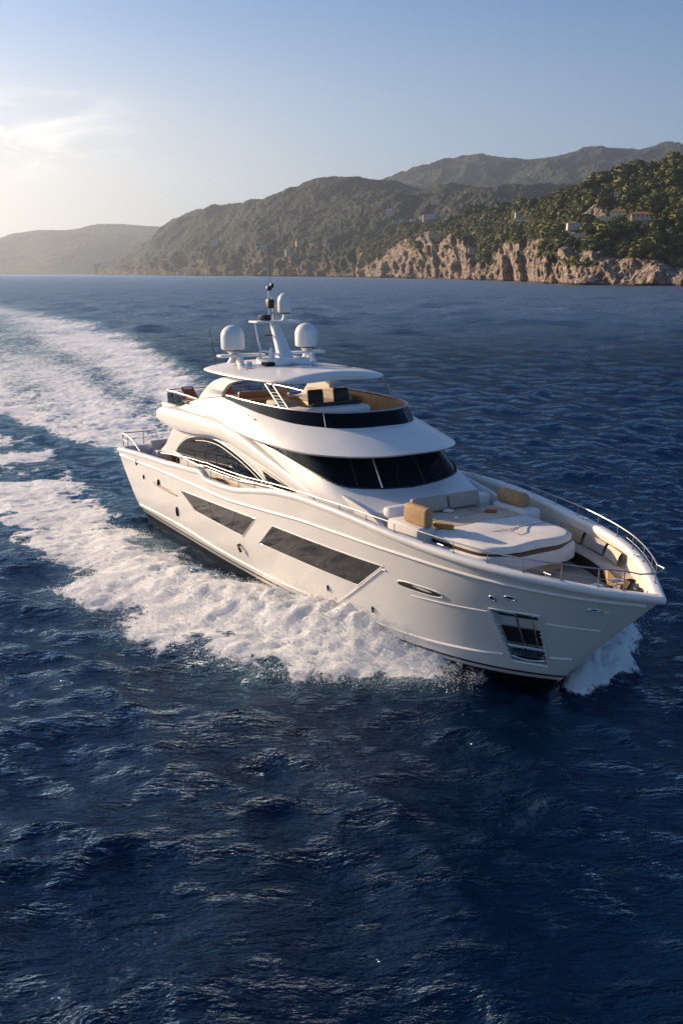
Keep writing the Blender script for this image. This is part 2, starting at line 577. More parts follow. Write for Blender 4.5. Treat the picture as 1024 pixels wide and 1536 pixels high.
def build_hull():
    NS, NV = 260, 74
    s = np.linspace(0, 1, NS)
    s = 1 - (1 - s) ** 1.25
    v = np.linspace(0, 1, NV)
    Sg, Vg = np.meshgrid(s, v, indexing='ij')
    X = Sg * 27
    Z = np.zeros_like(X)
    for it in range(12):
        zk = -0.7
        Z = zk + Vg * (z_gun(X.ravel()).reshape(X.shape) - zk)
        X = x_aft(Z) + Sg * (x_stem(Z) - x_aft(Z))
    Bh = hull_b(X, Z)
    Bh[-1, :] = 0
    st = np.stack([X, -Bh, Z], -1)
    pt = np.stack([X, Bh, Z], -1)
    cx = (X[:-1, :-1] + X[1:, 1:]) / 2
    cz = (Z[:-1, :-1] + Z[1:, 1:]) / 2
    c = np.mean(POCKET, axis=0)
    big = [tuple(c + (np.array(p) - c) * 0.99) for p in POCKET]
    skip = in_quad(cx, cz, big)
    mb = MB()
    mb.grid(st, skip=skip)
    mb.grid(pt, flip=True, skip=skip)
    ta = np.stack([st[0] * (1 - t) + pt[0] * t for t in np.linspace(0, 1, 5)])
    mb.grid(ta, flip=True)
    hull = bt(mb, 'hull', M_GEL, angle=50)
    # black bottom paint and boot stripe, laid on the hull
    for nm, z0f, z1f, mat, out in (('bottom_paint', lambda x: -0.65, lambda x: 0.36 + 0.08 * sstep(4, 0, x), M_BLACK, 0.006),
                                   ('boot_stripe', lambda x: 0.50, lambda x: 0.565, M_BLACK, 0.007)):
        for side in (-1, 1):
            m2 = MB()
            rows = []
            for t in 1 - (1 - np.linspace(0, 1, 170)) ** 1.5:
                row = []
                for k in range(9):
                    w = k / 8
                    zz = z0f(0) + (z1f(0) - z0f(0)) * w
                    x = float(x_aft(zz)) + 0.01 + t * (float(x_stem(zz)) - float(x_aft(zz)) - 0.0105)
                    zz = float(z0f(x)) + (float(z1f(x)) - float(z0f(x))) * w
                    p = hull_pt(x, zz, out, side)
                    row.append(tuple(p))
                rows.append(row)
            m2.grid(rows, flip=(side > 0))
            bt(m2, nm, mat, hull, angle=60)
    # rubbing strake, spray rails
    def strip(zf, x0, x1, r, name, mat, n=130):
        for side in (-1, 1):
            mbs = MB()
            mbs.tube([hull_pt(x, float(zf(x)), r * 0.15, side) for x in np.linspace(x0, x1, n)], r, 8)
            bt(mbs, name, mat, hull)
    strip(z_strake, 0.25, 28.62, 0.045, 'rubbing_strake', M_GEL2)
    strip(lambda x: z_strake(x) - 0.052, 0.25, 28.5, 0.012, 'strake_insert', M_BLACKP)
    strip(lambda x: float(pchip(x, [2, 7, 11, 15.5, 18.9, 20.7, 22.4, 23.9, 25], [.68, .82, .74, .74, .84, .86, .86, .94, 1.06])), 2.2, 24.98, 0.042, 'spray_rail', M_GEL)
    strip(lambda x: float(pchip(x, [25, 26, 26.9], [1.08, 1.18, 1.26])), 26.05, 26.5, 0.03, 'spray_rail', M_GEL, n=12)
    strip(lambda x: float(pchip(x, [22.0, 24.0, 25.2], [2.20, 2.33, 2.43])), 22.6, 25.05, 0.018, 'style_line', M_GEL, n=30)
    strip(lambda x: float(pchip(x, [26.3, 27.0, 27.7], [2.36, 2.34, 2.34])), 26.42, 27.45, 0.018, 'style_line', M_GEL, n=30)
    strip(lambda x: float(pchip(x, [18.93, 19.62, 21.6], [.92, 1.38, 2.79])), 18.95, 21.75, 0.028, 'style_line', M_GEL, n=20)
    # hull windows
    W1 = [(7.78, 2.46), (14.52, 2.76), (13.42, 1.89), (9.10, 1.89)]
    W2 = [(15.76, 2.78), (21.62, 2.88), (20.30, 1.95), (14.66, 1.93)]
    for q in (W1, W2):
        for side in (-1, 1):
            def P(u, w, out, grow=0.0):
                a, b, c_, d = [np.array(t) for t in q]
                u2 = -grow / 6 + u * (1 + 2 * grow / 6)
                w2 = -grow / 0.75 + w * (1 + 2 * grow / 0.75)
                p = (a * (1 - u2) + b * u2) * (1 - w2) + (d * (1 - u2) + c_ * u2) * w2
                return hull_pt(float(p[0]), float(p[1]), out, side)
            g = MB()
            g.grid([[P(u, w, 0.010) for w in np.linspace(0, 1, 8)] for u in np.linspace(0, 1, 40)], flip=(side < 0))
            win = bt(g, 'hull_window', M_GLASS2, hull)
            fr = MB()
            rim = [(u, 0) for u in np.linspace(0, 1, 40)] + [(1, w) for w in np.linspace(0, 1, 8)[1:]] + [(u, 1) for u in np.linspace(1, 0, 40)[1:]] + [(0, w) for w in np.linspace(1, 0, 8)[1:-1]]
            fr.tube([P(u, w, 0.004, 0.018) for u, w in rim], 0.022, 8, closed=True)
            bt(fr, 'window_rim', M_GEL, win)
            for u in ((0.42, 0.78) if q is W1 else (0.34, 0.66)):
                ml = MB()
                ml.tube([P(u, w, 0.008) for w in np.linspace(0.02, 0.98, 6)], 0.010, 6)
                bt(ml, 'pane_joint', M_BLACKP, win)
    # small fittings
    def pill(x0, z0, x1, z1, r, out, mb_, side=-1, lift=0.012):
        mb_.tube([hull_pt(x0 + (x1 - x0) * t, z0 + (z1 - z0) * t, lift, side) for t in np.linspace(0, 1, 10)], [r * math.sin(math.pi * (0.12 + 0.76 * t)) ** 0.5 for t in np.linspace(0, 1, 10)], 8)
    for side in (-1, 1):
        for (x, z, h) in ((7.07, 1.42, .20), (18.63, 1.37, .10), (20.74, 1.26, .09), (3.35, 2.22, .10), (5.25, 2.3, .16), (2.55, 2.75, .13)):
            m = MB()
            pill(x, z - h, x + 0.03, z + h, 0.075 if h > .15 else 0.05, 0, m, side)
            ph = bt(m, 'porthole', M_GLASS, hull)
        m = MB()
        m.tube([hull_pt(13.05, 1.46, 0.0, side), hull_pt(13.05, 1.46, 0.10, side), hull_pt(13.2, 1.40, .13, side), hull_pt(13.24, 1.25, .10, side)], 0.05, 8)
        bt(m, 'exhaust_outlet', M_BROWN, hull)
        def slot_pt(a, k, out):
            return hull_pt(22.97 + 0.78 * k * math.copysign(abs(math.cos(a)) ** 0.6, math.cos(a)), 2.54 + 0.01 * math.cos(a) + 0.105 * k * math.copysign(abs(math.sin(a)) ** .8, math.sin(a)), out, side)
        m = MB()
        m.add([slot_pt(2 * math.pi * k / 40, 1.0, 0.012) for k in range(40)], [tuple(range(40))])
        v = bt(m, 'mooring_slot', M_BLACKP, hull)
        m = MB()
        ring = []
        for k in range(40):
            a = 2 * math.pi * k / 40
            ring.append(slot_pt(a, 1.04, 0.006))
        m.tube(ring, 0.020, 8, closed=True)
        bt(m, 'slot_rim', M_GEL2, v)
        # air inlet aft
        m = MB()
        pill(4.6, 2.2, 7.3, 2.14, 0.06, 0, m, side, lift=0.0)
        bt(m, 'side_vent', M_BROWN, hull)
        for (x, z, w, h) in ((25.35, 2.89, .07, .07), (25.84, 3.01, .13, .06), (27.60, 3.02, .11, .04)):
            m = MB()
            r_ = [hull_pt(x + w * math.cos(a), z + h * math.sin(a), 0.012, side) for a in np.linspace(0, 2 * math.pi, 16, endpoint=False)]
            m.tube(r_, 0.025, 8, closed=True)
            fl = bt(m, 'fairlead', M_STEEL, hull)
            m = MB()
            m.add([hull_pt(x + w * math.cos(a), z + h * math.sin(a), 0.014, side) for a in np.linspace(0, 2 * math.pi, 16, endpoint=False)], [tuple(range(16))])
            bt(m, 'fairlead_opening', M_BLACKP, fl)
    # anchor pockets: a real recess with stainless plates and the anchor in it
    for side in (-1, 1):
        A, B_, C_, D = POCKET

        def PP(u, w, out):
            p = (np.array(A) * (1 - u) + np.array(B_) * u) * (1 - w) + (np.array(D) * (1 - u) + np.array(C_) * u) * w
            return hull_pt(float(p[0]), float(p[1]), out, side)
        back = MB()
        us, ws = np.linspace(-.04, 1.04, 8), np.linspace(-.035, 1.035, 8)
        back.grid([[PP(u, w, -0.22) for w in ws] for u in us], flip=(side < 0))
        for e0, e1 in (((-.04, -.035), (1.04, -.035)), ((1.04, -.035), (1.04, 1.035)), ((1.04, 1.035), (-.04, 1.035)), ((-.04, 1.035), (-.04, -.035))):
            back.grid([[PP(e0[0] + (e1[0] - e0[0]) * t, e0[1] + (e1[1] - e0[1]) * t, o_) for o_ in (-0.22, -.1, 0.004)] for t in np.linspace(0, 1, 8)])
        pk = bt(back, 'anchor_pocket', M_GEL2, hull, angle=30)
        fr = MB()
        loop = [(-.035, -.03), (1.035, -.03), (1.035, 1.03), (-.035, 1.03)]
        pth = []
        for i in range(4):
            a, b = loop[i], loop[(i + 1) % 4]
            pth += [PP(a[0] + (b[0] - a[0]) * t, a[1] + (b[1] - a[1]) * t, 0.006) for t in np.linspace(0, 1, 12, endpoint=False)]
        fr.tube(pth, 0.022, 8, closed=True)
        bt(fr, 'pocket_rim', M_GEL, pk)
        for w0, w1, mt, o_ in ((0.02, .09, M_STEEL, -.10), (0.10, .17, M_BLACKP, -.17), (.36, .68, M_BLACKP, -.13), (.76, 1.0, M_BLACKP, -.12)):
            b = MB()
            b.grid([[PP(u, w, o_) for w in np.linspace(w0, w1, 4)] for u in np.linspace(.03, .97, 6)], flip=(side < 0))
            bt(b, 'pocket_plate', mt, pk)
        for pth, rr in (([PP(u, .70, -.05) for u in np.linspace(-.02, 1.0, 8)], .03), ([PP(u, .75, -.08) for u in np.linspace(-.02, 1.0, 8)], .02), ([PP(.86, w, -.05) for w in np.linspace(.02, .7, 6)], .018)):
            b = MB()
            b.tube(pth, rr, 8)
            bt(b, 'pocket_bar', M_STEEL, pk)
        # anchor: shank and two flukes folded against the plate
        b = MB()
        b.tube([PP(.5, w, -.08) for w in np.linspace(.0, .74, 6)], .035, 8)
        b.grid([[PP(.5 - .44 * t, .76 + .16 * q_, -.05 - .03 * t) for q_ in (0, .5, 1)] for t in np.linspace(0, 1, 5)])
        b.grid([[PP(.5 + .44 * t, .76 + .16 * q_, -.05 - .03 * t) for q_ in (0, .5, 1)] for t in np.linspace(0, 1, 5)], flip=True)
        b.tube([PP(u, .93 + .05 * math.sin(math.pi * u), -.04) for u in np.linspace(.04, .96, 10)], .03, 8)
        bt(b, 'anchor', M_STEEL, pk)
    return hull


hull = build_hull()


def sheer_frame(n=150, x0=0.05, x1=29.0):
    """points and inward plan normals along the starboard gunwale, aft to bow"""
    s = np.linspace(0, 1, n)
    s = 1 - (1 - s) ** 1.6
    X = x0 + (x1 - x0) * s
    zg = z_gun(X)
    xs = x_stem(zg)
    X = np.minimum(X, xs - 0.0005)
    b = hull_b(X, zg)
    b[-1] = 0.0
    X[-1] = xs[-1]
    P = np.stack([X, -b, zg], 1)
    T = np.gradient(P[:, :2], axis=0)
    T /= np.linalg.norm(T, axis=1)[:, None] + 1e-9
    N = np.stack([-T[:, 1], T[:, 0]], 1)          # inward (to port)
    N[-1] = (-1, 0)
    return P, N


def z_deck(x):
    return pchip(x, [0, 5.8, 6.6, 16, 18, 21, 29], [2.35, 2.4, 2.75, 2.85, 2.95, 2.95, 2.95])


GP, GN = sheer_frame()


def build_deck():
    prof = [(-.002, -.16), (-.035, -.12), (-.042, -.05), (-.02, .012), (.05, .03), (.16, .03), (.22, .012), (.25, -.04), (.262, -.10)]
    lin = [(.262, -.10), (.275, -.35), (.29, -1)]
    inner = []
    for side in (-1, 1):
        cap, lining = MB(), MB()
        rows, rows2 = [], []
        for p, n in zip(GP, GN):
            def q(o, dz):
                x, y = p[0] + n[0] * o, p[1] + n[1] * o
                return (x, min(y, 0.0) * -side, 0)
            row = []
            for o, dz in prof:
                x, y, _ = q(o, dz)
                row.append((x, y, p[2] + dz))
            rows.append(row)
            row = []
            for o, dz in lin:
                x, y, _ = q(o, dz)
                if dz <= -1:
                    zd = float(z_deck(x)) - .02
                    x = min(x, float(x_stem(zd)) - .16)
                    y = -side * -min(abs(y), max(0.0, float(hull_b(x, zd)) - .07)) * -1 if False else math.copysign(min(abs(y), max(0.0, float(hull_b(x, zd)) - .07)), side)
                    row.append((x, y, zd))
                else:
                    zz = p[2] + dz
                    x = min(x, float(x_stem(zz)) - .12)
                    y = math.copysign(min(abs(y), max(0.0, float(hull_b(x, zz)) - .05)), side)
                    row.append((x, y, zz))
            rows2.append(row)
            if side < 0:
                inner.append(row[-1])
        cap.grid(rows, flip=(side > 0))
        lining.grid(rows2, flip=(side > 0))
        bt(cap, 'gunwale', M_GEL2, angle=60)
        bt(lining, 'bulwark_lining', M_BULW, angle=60)
    d = MB()
    inner = np.array(inner)
    rows = []
    for p in inner:
        rows.append([(p[0], p[1] * t, float(z_deck(p[0]))) for t in np.linspace(1, -1, 9)])
    rows = np.array(rows)
    k = int(np.searchsorted(inner[:, 0], 17.0))
    d.grid(rows[k - 1:])
    bt(d, 'fore_deck', M_CREAM)
    d = MB()
    d.grid(rows[:k])
    bt(d, 'main_deck', M_TEAK)
    # bulwark across the stern
    t = MB()
    t.rbox((0.22, 0, 2.75), (0.24, 6.3, 0.72), 0.08)
    bt(t, 'stern_bulwark', M_GEL2)
    # swim platform
    t = MB()
    t.rbox((1.25, 0, 0.55), (1.9, 5.2, 0.16), 0.06)
    bt(t, 'swim_platform', M_TEAK)


build_deck()


# ---- superstructure: plan contours from aft along starboard to the centre of the front
def contour(pts, n=72):
    P = np.array(pts, float)
    q = smooth_path(P, 14)
    # resample by control-point parameter so that contours correspond
    t = np.linspace(0, len(q) - 1, n)
    i = np.arange(len(q))
    C = np.stack([np.interp(t, i, q[:, k]) for k in range(3)], 1)
    C[-1, 1] = 0.0
    return C


def mirror_rows(C):
    m = C[::-1].copy()
    m[:, 1] *= -1
    return np.vstack([C, m[1:]])


def loft(cs, name, mat, parent=None, angle=40, i0=0, sub=None):
    rows = [mirror_rows(c) for c in cs]
    n = rows[0].shape[0]
    rows = [r[i0:n - i0] for r in rows]
    mb = MB()
    mb.grid(np.array(rows), flip=True)
    return bt(mb, name, mat, parent, angle=angle)


C0 = contour([(6, -2.62, 2.7), (12, -2.65, 2.8), (15, -2.68, 2.85), (17.6, -2.62, 2.9), (19.9, -2.35, 2.9), (21.0, -1.5, 2.9), (21.1, 0, 2.9)])
CM = contour([(6, -2.63, 3.6), (12, -2.70, 3.8), (15, -2.80, 3.9), (17.6, -2.78, 3.95), (19.6, -2.40, 4.0), (20.55, -1.5, 4.04), (20.65, 0, 4.04)])
CM2 = contour([(6, -2.64, 4.5), (12, -2.71, 4.8), (14.7, -2.78, 4.7), (17.6, -2.75, 4.42), (19.15, -2.28, 4.27), (19.85, -1.35, 4.22), (20.0, 0, 4.2)])
C1 = contour([(6, -2.66, 5.0), (12, -2.70, 5.42), (14.2, -2.69, 5.22), (17.4, -2.58, 4.78), (18.5, -2.16, 4.52), (18.92, -1.15, 4.40), (19.1, 0, 4.36)])
C2 = contour([(6, -2.66, 5.1), (12, -2.70, 5.46), (14.2, -2.68, 5.30), (16.7, -2.50, 5.40), (17.65, -1.95, 5.43), (18.05, -1.05, 5.45), (18.15, 0, 5.45)])
house = loft([C0, CM, CM2, C1], 'superstructure', M_GEL2, angle=35)
i_ws = int(72 * 2 / 6)
wind = loft([C1 * (1 - t) + C2 * t for t in np.linspace(0, 1, 6)], 'windscreen', M_GLASS, i0=i_ws - 1, angle=60)


def on_ws(f, t, out=0.012):
    """point on the windscreen; f = position along the mirrored contour"""
    A, B_ = mirror_rows(C1), mirror_rows(C2)
    k = f * (len(A) - 1)
    i = min(int(k), len(A) - 2)
    w = k - i
    p = (A[i] * (1 - w) + A[i + 1] * w) * (1 - t) + (B_[i] * (1 - w) + B_[i + 1] * w) * t
    tan = Vector(A[i + 1] - A[i])
    n = Vector((tan.y, -tan.x, 0)).normalized()
    return Vector(p) + n * out


def f_at_y(y):
    A = mirror_rows(C1)
    k = [i for i in range(len(A)) if A[i][0] > 17.6]
    ys = [A[i][1] for i in k]
    return float(np.interp(y, ys, k)) / (len(A) - 1)


for f, r_ in [(f_at_y(y), .028) for y in (-1.05, 0.55, 1.75)] + [(q_, .016) for q_ in (0.365, 1 - .365)]:
    mb = MB()
    mb.tube([on_ws(f, t, .01) for t in np.linspace(0.0, 1, 6)], r_, 6)
    bt(mb, 'mullion', M_STEEL if f == f_at_y(-1.05) else M_BLACKP, wind)
mb = MB()
A = mirror_rows(C1)[i_ws - 1:-(i_ws - 1)]
mb.tube([Vector(p) + Vector((0, 0, .012)) + Vector((.02 if abs(p[1]) < 2.4 else 0, -.02 if p[1] < -2 else (.02 if p[1] > 2 else 0), 0)) for p in A], 0.03, 6)
bt(mb, 'windscreen_gasket', M_BLACKP, wind)
mb = MB()
mb.tube([Vector(p) + Vector((.05 if abs(p[1]) < 2.4 else 0, -.045 if p[1] < -2 else (.045 if p[1] > 2 else 0), -.012)) for p in A], 0.014, 6)
bt(mb, 'windscreen_trim', M_STEEL, wind)
for y in (-.5, .9):
    f = f_at_y(y)
    mb = MB()
    mb.tube([on_ws(f, 0.0, .05), on_ws(f + .006, .35, .05), on_ws(f + .02, .62, .03)], .012, 6)
    bt(mb, 'wiper', M_BLACKP, wind)

# ---- upper deck edge: the long swoosh over the saloon windows
ZT = ([3.7, 4.0, 4.5, 5.3, 8, 10.4, 12, 13, 14.2, 15.5, 17, 18, 18.8], [5.22, 5.30, 5.42, 5.52, 5.60, 5.62, 5.49, 5.30, 5.02, 4.74, 4.40, 4.06, 3.76])
ZB = ([3.7, 4.3, 6.23, 8.39, 10.36, 11.6, 12.7, 14.04, 15.5, 17.5, 18.8], [4.98, 4.88, 4.74, 4.83, 4.99, 4.94, 4.76, 4.56, 4.30, 3.86, 3.60])
YO = ([3.7, 3.8, 4.0, 4.3, 5, 8, 12, 14, 16, 18, 18.8], [2.35, 2.6, 2.80, 2.92, 2.99, 3.02, 2.98, 2.92, 2.86, 2.78, 2.66])
xs = np.concatenate([np.linspace(3.7, 4.5, 12), np.linspace(4.6, 18.8, 110)])
mb = MB()
for side in (-1, 1):
    rows = []
    for x in xs:
        zt, zb, yo = float(pchip(x, *ZT)), float(pchip(x, *ZB)), float(pchip(x, *YO))
        h = zt - zb
        prof = [(2.3, zb + .06), (yo - .16, zb + .005), (yo - .05, zb + .02), (yo - .005, zb + .09 * h / .6), (yo + .012, zb + .30 * h), (yo + .004, zb + .60 * h), (yo - .02, zb + .82 * h), (yo - .07, zt - .035), (yo - .17, zt + .01), (2.3, zt + .03)]
        rows.append([(x, side * y, z) for y, z in prof])
    rows = np.array(rows)
    mb.grid(rows, flip=(side < 0))
    if side < 0:
        aftS = rows[0]
    else:
        aftP = rows[0]
mb.grid([[tuple(aftS[k] * (1 - t) + aftP[k] * t - np.array([0.10 * math.sin(math.pi * min(1, max(0, k - 1) / 8)), 0, 0])) for k in range(10)] for t in np.linspace(0, 1, 12)])
upper = bt(mb, 'upper_deck_band', M_GEL2, angle=45)
mb = MB()
mb.rbox((9.2, 0, 5.40), (11.0, 4.9, 0.30), 0.04)
bt(mb, 'upper_deck', M_GEL2)
mb = MB()
mb.grid([[(x, y, 5.575) for y in np.linspace(-2.32, 2.32, 8)] for x in np.linspace(3.95, 9.5, 12)])
bt(mb, 'upper_deck_planking', M_TEAK)

# ---- saloon windows: arch window and the wedge forward of it
ARCH = smooth_path([(5.63, 3.64), (6.0, 3.92), (6.72, 4.30), (7.5, 4.55), (8.26, 4.68), (9.2, 4.78), (10.2, 4.80), (11.2, 4.68), (12.75, 4.40), (13.95, 4.10), (14.45, 3.93)], 6)
BOT = [(14.4, 3.84), (12.0, 3.58), (10.5, 3.52), (8.9, 3.50), (7.2, 3.52)]
arch_loop = [tuple(p) for p in ARCH] + BOT
WEDGE = [(14.1, 4.36), (15.1, 4.24), (16.3, 4.06), (16.95, 3.92), (15.8, 3.84), (14.9, 3.90), (14.55, 3.98)]


def y_house(x, z):
    """outer face of the saloon side"""
    return float(np.interp(x, [6, 12, 15, 17.6], [2.63, 2.70, 2.80, 2.78])) + 0.0 * z


for side in (-1, 1):
    for loop, nm in ((arch_loop, 'saloon_window'), (WEDGE, 'wedge_window')):
        m = MB()
        lp = [(x, side * (y_house(x, z) + .02), z) for x, z in loop]
        if side < 0:
            lp = lp[::-1]
        m.poly(lp, (0, side * 0.03, 0))
        w = bt(m, nm, M_GLASS, house, angle=30)
        m = MB()
        m.tube([(x, side * (y_house(x, z) + .045), z) for x, z in loop], 0.025, 6, closed=True)
        bt(m, 'window_frame', M_BLACKP if nm != 'saloon_window' else M_GEL2, w)
        if nm == 'saloon_window':
            for xb in (9.25, 10.9):
                m = MB()
                zt = float(np.interp(xb, ARCH[:, 0], ARCH[:, 1]))
                m.tube([(xb - .05, side * (y_house(xb, 4) + .052), 3.66), (xb, side * (y_house(xb, 4) + .052), zt)], 0.012, 6)
                bt(m, 'pane_joint', M_STEEL, w)
            m = MB()
            in_ = [(x, side * (y_house(x, z) + .058), z - .16) for x, z in ARCH if x > 7.9]
            m.tube(in_, 0.012, 6)
            bt(m, 'reveal_line', M_BULW, w)
    m = MB()
    m.rbox((11.6, side * (y_house(11.6, 3) + .01), 3.12), (3.4, .05, .52), .02)
    bt(m, 'locker_door', M_LEATHER, house)
    # aft wing pillar joining the deck and the overhang
    m = MB()
    out = [(3.9, 3.42), (6.3, 3.48), (5.75, 3.66), (6.2, 4.1), (6.9, 4.45), (7.8, 4.7), (8.6, 4.9), (6.0, 4.9), (5.4, 4.55), (4.7, 3.9)]
    lp = [(x, side * 2.62, z) for x, z in out]
    m.poly(lp if side > 0 else lp[::-1], (0, side * 0.07, 0))
    bt(m, 'wing_pillar', M_GEL2, house, angle=30)
mb = MB()
mb.rbox((6.1, 0, 3.9), (0.1, 5.1, 2.4), 0.0)
bt(mb, 'saloon_doors', M_GLASS, house)

# ---- flybridge coaming with the brow over the windscreen
E0 = contour([(6.2, -2.5, 5.56), (8, -2.6, 5.58), (10.4, -2.7, 5.56), (12.5, -2.75, 5.48), (14.6, -2.74, 5.40), (16.7, -2.52, 5.41), (17.75, -1.85, 5.43), (18.15, -1.0, 5.44), (18.25, 0, 5.44)])
E1a = contour([(6.2, -2.66, 5.58), (8, -2.82, 5.62), (10.4, -2.95, 5.62), (12.5, -3.04, 5.48), (14.6, -3.06, 5.40), (17.0, -2.84, 5.38), (18.42, -2.1, 5.40), (19.08, -1.08, 5.42), (19.22, 0, 5.43)])
E1 = contour([(6.2, -2.69, 5.60), (8, -2.85, 5.66), (10.4, -2.98, 5.67), (12.5, -3.09, 5.55), (14.6, -3.12, 5.47), (17.08, -2.89, 5.45), (18.52, -2.12, 5.47), (19.18, -1.1, 5.49), (19.33, 0, 5.50)])
E1b = contour([(6.2, -2.66, 5.62), (8, -2.80, 5.76), (10.4, -2.93, 5.84), (12.5, -3.02, 5.72), (14.6, -3.03, 5.62), (16.9, -2.76, 5.58), (18.2, -2.0, 5.59), (18.78, -1.05, 5.62), (18.9, 0, 5.63)])
E2m = contour([(6.2, -2.6, 5.64), (8, -2.70, 5.98), (10.4, -2.76, 6.16), (12.3, -2.82, 6.06), (14.2, -2.82, 5.96), (16.2, -2.52, 5.88), (17.5, -1.8, 5.87), (18.0, -.92, 5.89), (18.1, 0, 5.90)])
E2 = contour([(6.2, -2.52, 5.66), (8, -2.55, 6.12), (10.4, -2.56, 6.42), (12, -2.59, 6.34), (13.7, -2.57, 6.22), (15.5, -2.33, 6.12), (16.8, -1.65, 6.08), (17.3, -.85, 6.08), (17.4, 0, 6.09)])
E3 = contour([(6.2, -2.50, 5.67), (8, -2.52, 6.13), (10.4, -2.50, 6.50), (12, -2.52, 6.52), (13.7, -2.48, 6.52), (15.35, -2.22, 6.52), (16.5, -1.58, 6.52), (16.98, -.82, 6.52), (17.1, 0, 6.52)])
coam = loft([E0, E1a, E1, E1b, E2m, E2], 'flybridge_coaming', M_GEL2, angle=50)
k3 = int(72 * 2 / 8) + 1
shield = loft([E2 + (E3 - E2) * t for t in np.linspace(0, 1, 4)], 'flybridge_windshield', M_GLASS, i0=k3, angle=60)
mb = MB()
top = mirror_rows(E3)[k3:-k3]
mb.tube([Vector(p) + Vector((0, 0, .03)) for p in top], 0.032, 8)
bt(mb, 'top_rail', M_RAIL, shield)
for y in (-1.75, 1.2):
    mb = MB()
    A_, B_ = mirror_rows(E2), mirror_rows(E3)
    i = min((i for i in range(len(A_)) if A_[i][0] > 15), key=lambda i: abs(A_[i][1] - y))
    n = Vector((A_[i + 1] - A_[i])[:2].tolist() + [0])
    n = Vector((n.y, -n.x, 0)).normalized() * .012
    mb.tube([Vector(A_[i]) + n * .5, Vector(B_[i]) + n * .5], 0.009, 6)
    bt(mb, 'panel_joint', M_STEEL, shield)
# inner lining and floor
E3i = E3.copy()
E3i[:, :2] *= 1.0
cin = np.array([10, 0, 0])
I1 = cin + (E3 - cin) * np.array([.985, .968, 1])
I1[:, 2] = E3[:, 2] - .01
I2 = I1.copy()
I2[:, 2] = 5.60
I2[:, 1] *= .985
loft([E3, I1, I2], 'coaming_lining', M_LEATHER, coam, angle=30)
mb = MB()
rows = []
for p in I2[::3]:
    rows.append([(p[0], p[1] * t, 5.60) for t in np.linspace(1, -1, 9)])
mb.grid(rows)
bt(mb, 'flybridge_floor', M_TEAK)

# small details on the coaming side
mb = MB()
mb.rbox((7.2, -2.72, 5.93), (.42, .06, .11), .03)
bt(mb, 'side_light', M_BROWN, coam)
mb = MB()
mb.tube([(12.9, -2.78, 6.12), (13.2, -2.88, 6.12), (13.6, -2.84, 6.06)], .025, 8)
bt(mb, 'grab_handle', M_STEEL, coam)

# ---- hardtop on its arches
HX = [8.0, 8.05, 8.2, 8.5, 9.2, 10.3, 11.5, 12.6, 13.5, 14.0, 14.4, 14.6, 14.68]
HW = [1.7, 2.05, 2.28, 2.46, 2.58, 2.64, 2.64, 2.58, 2.42, 2.27, 2.02, 1.75, 1.3]


def hardtop():
    mb = MB()
    rows = []
    xs_ = np.concatenate([np.linspace(8.0, 8.5, 10), np.linspace(8.7, 13.9, 30), np.linspace(14.0, 14.68, 14)])
    for x in xs_:
        w = float(np.interp(x, HX, HW))
        e = min(1.0, (x - 7.95) / .5, (14.72 - x) / .4)
        e = max(.25, e) ** .5
        row = []
        for t in np.linspace(0, math.pi, 25):          # over the top from starboard to port
            y = -math.cos(t)
            yy = math.copysign(abs(y) ** .8, y) * w
            camb = .17 * (1 - (yy / w) ** 2)
            row.append((x, yy, 7.33 + e * (.13 * math.sin(t) ** .5 + camb)))
        for t in np.linspace(math.pi, 2 * math.pi, 15)[1:-1]:
            y = -math.cos(t)
            yy = math.copysign(abs(y) ** .8, y) * w
            camb = .14 * (1 - (yy / w) ** 2)
            row.append((x, yy, 7.33 + e * (-.10 * abs(math.sin(t)) ** .5 + camb)))
        rows.append(row)
    o = len(mb.v)
    mb.grid(rows, closed_v=True)
    n, m = len(rows), len(rows[0])
    mb.f += [tuple(range(m)), tuple(reversed(range((n - 1) * m, n * m)))]
    mb.mi += [0, 0]
    return bt(mb, 'hardtop', M_GEL2, angle=50)


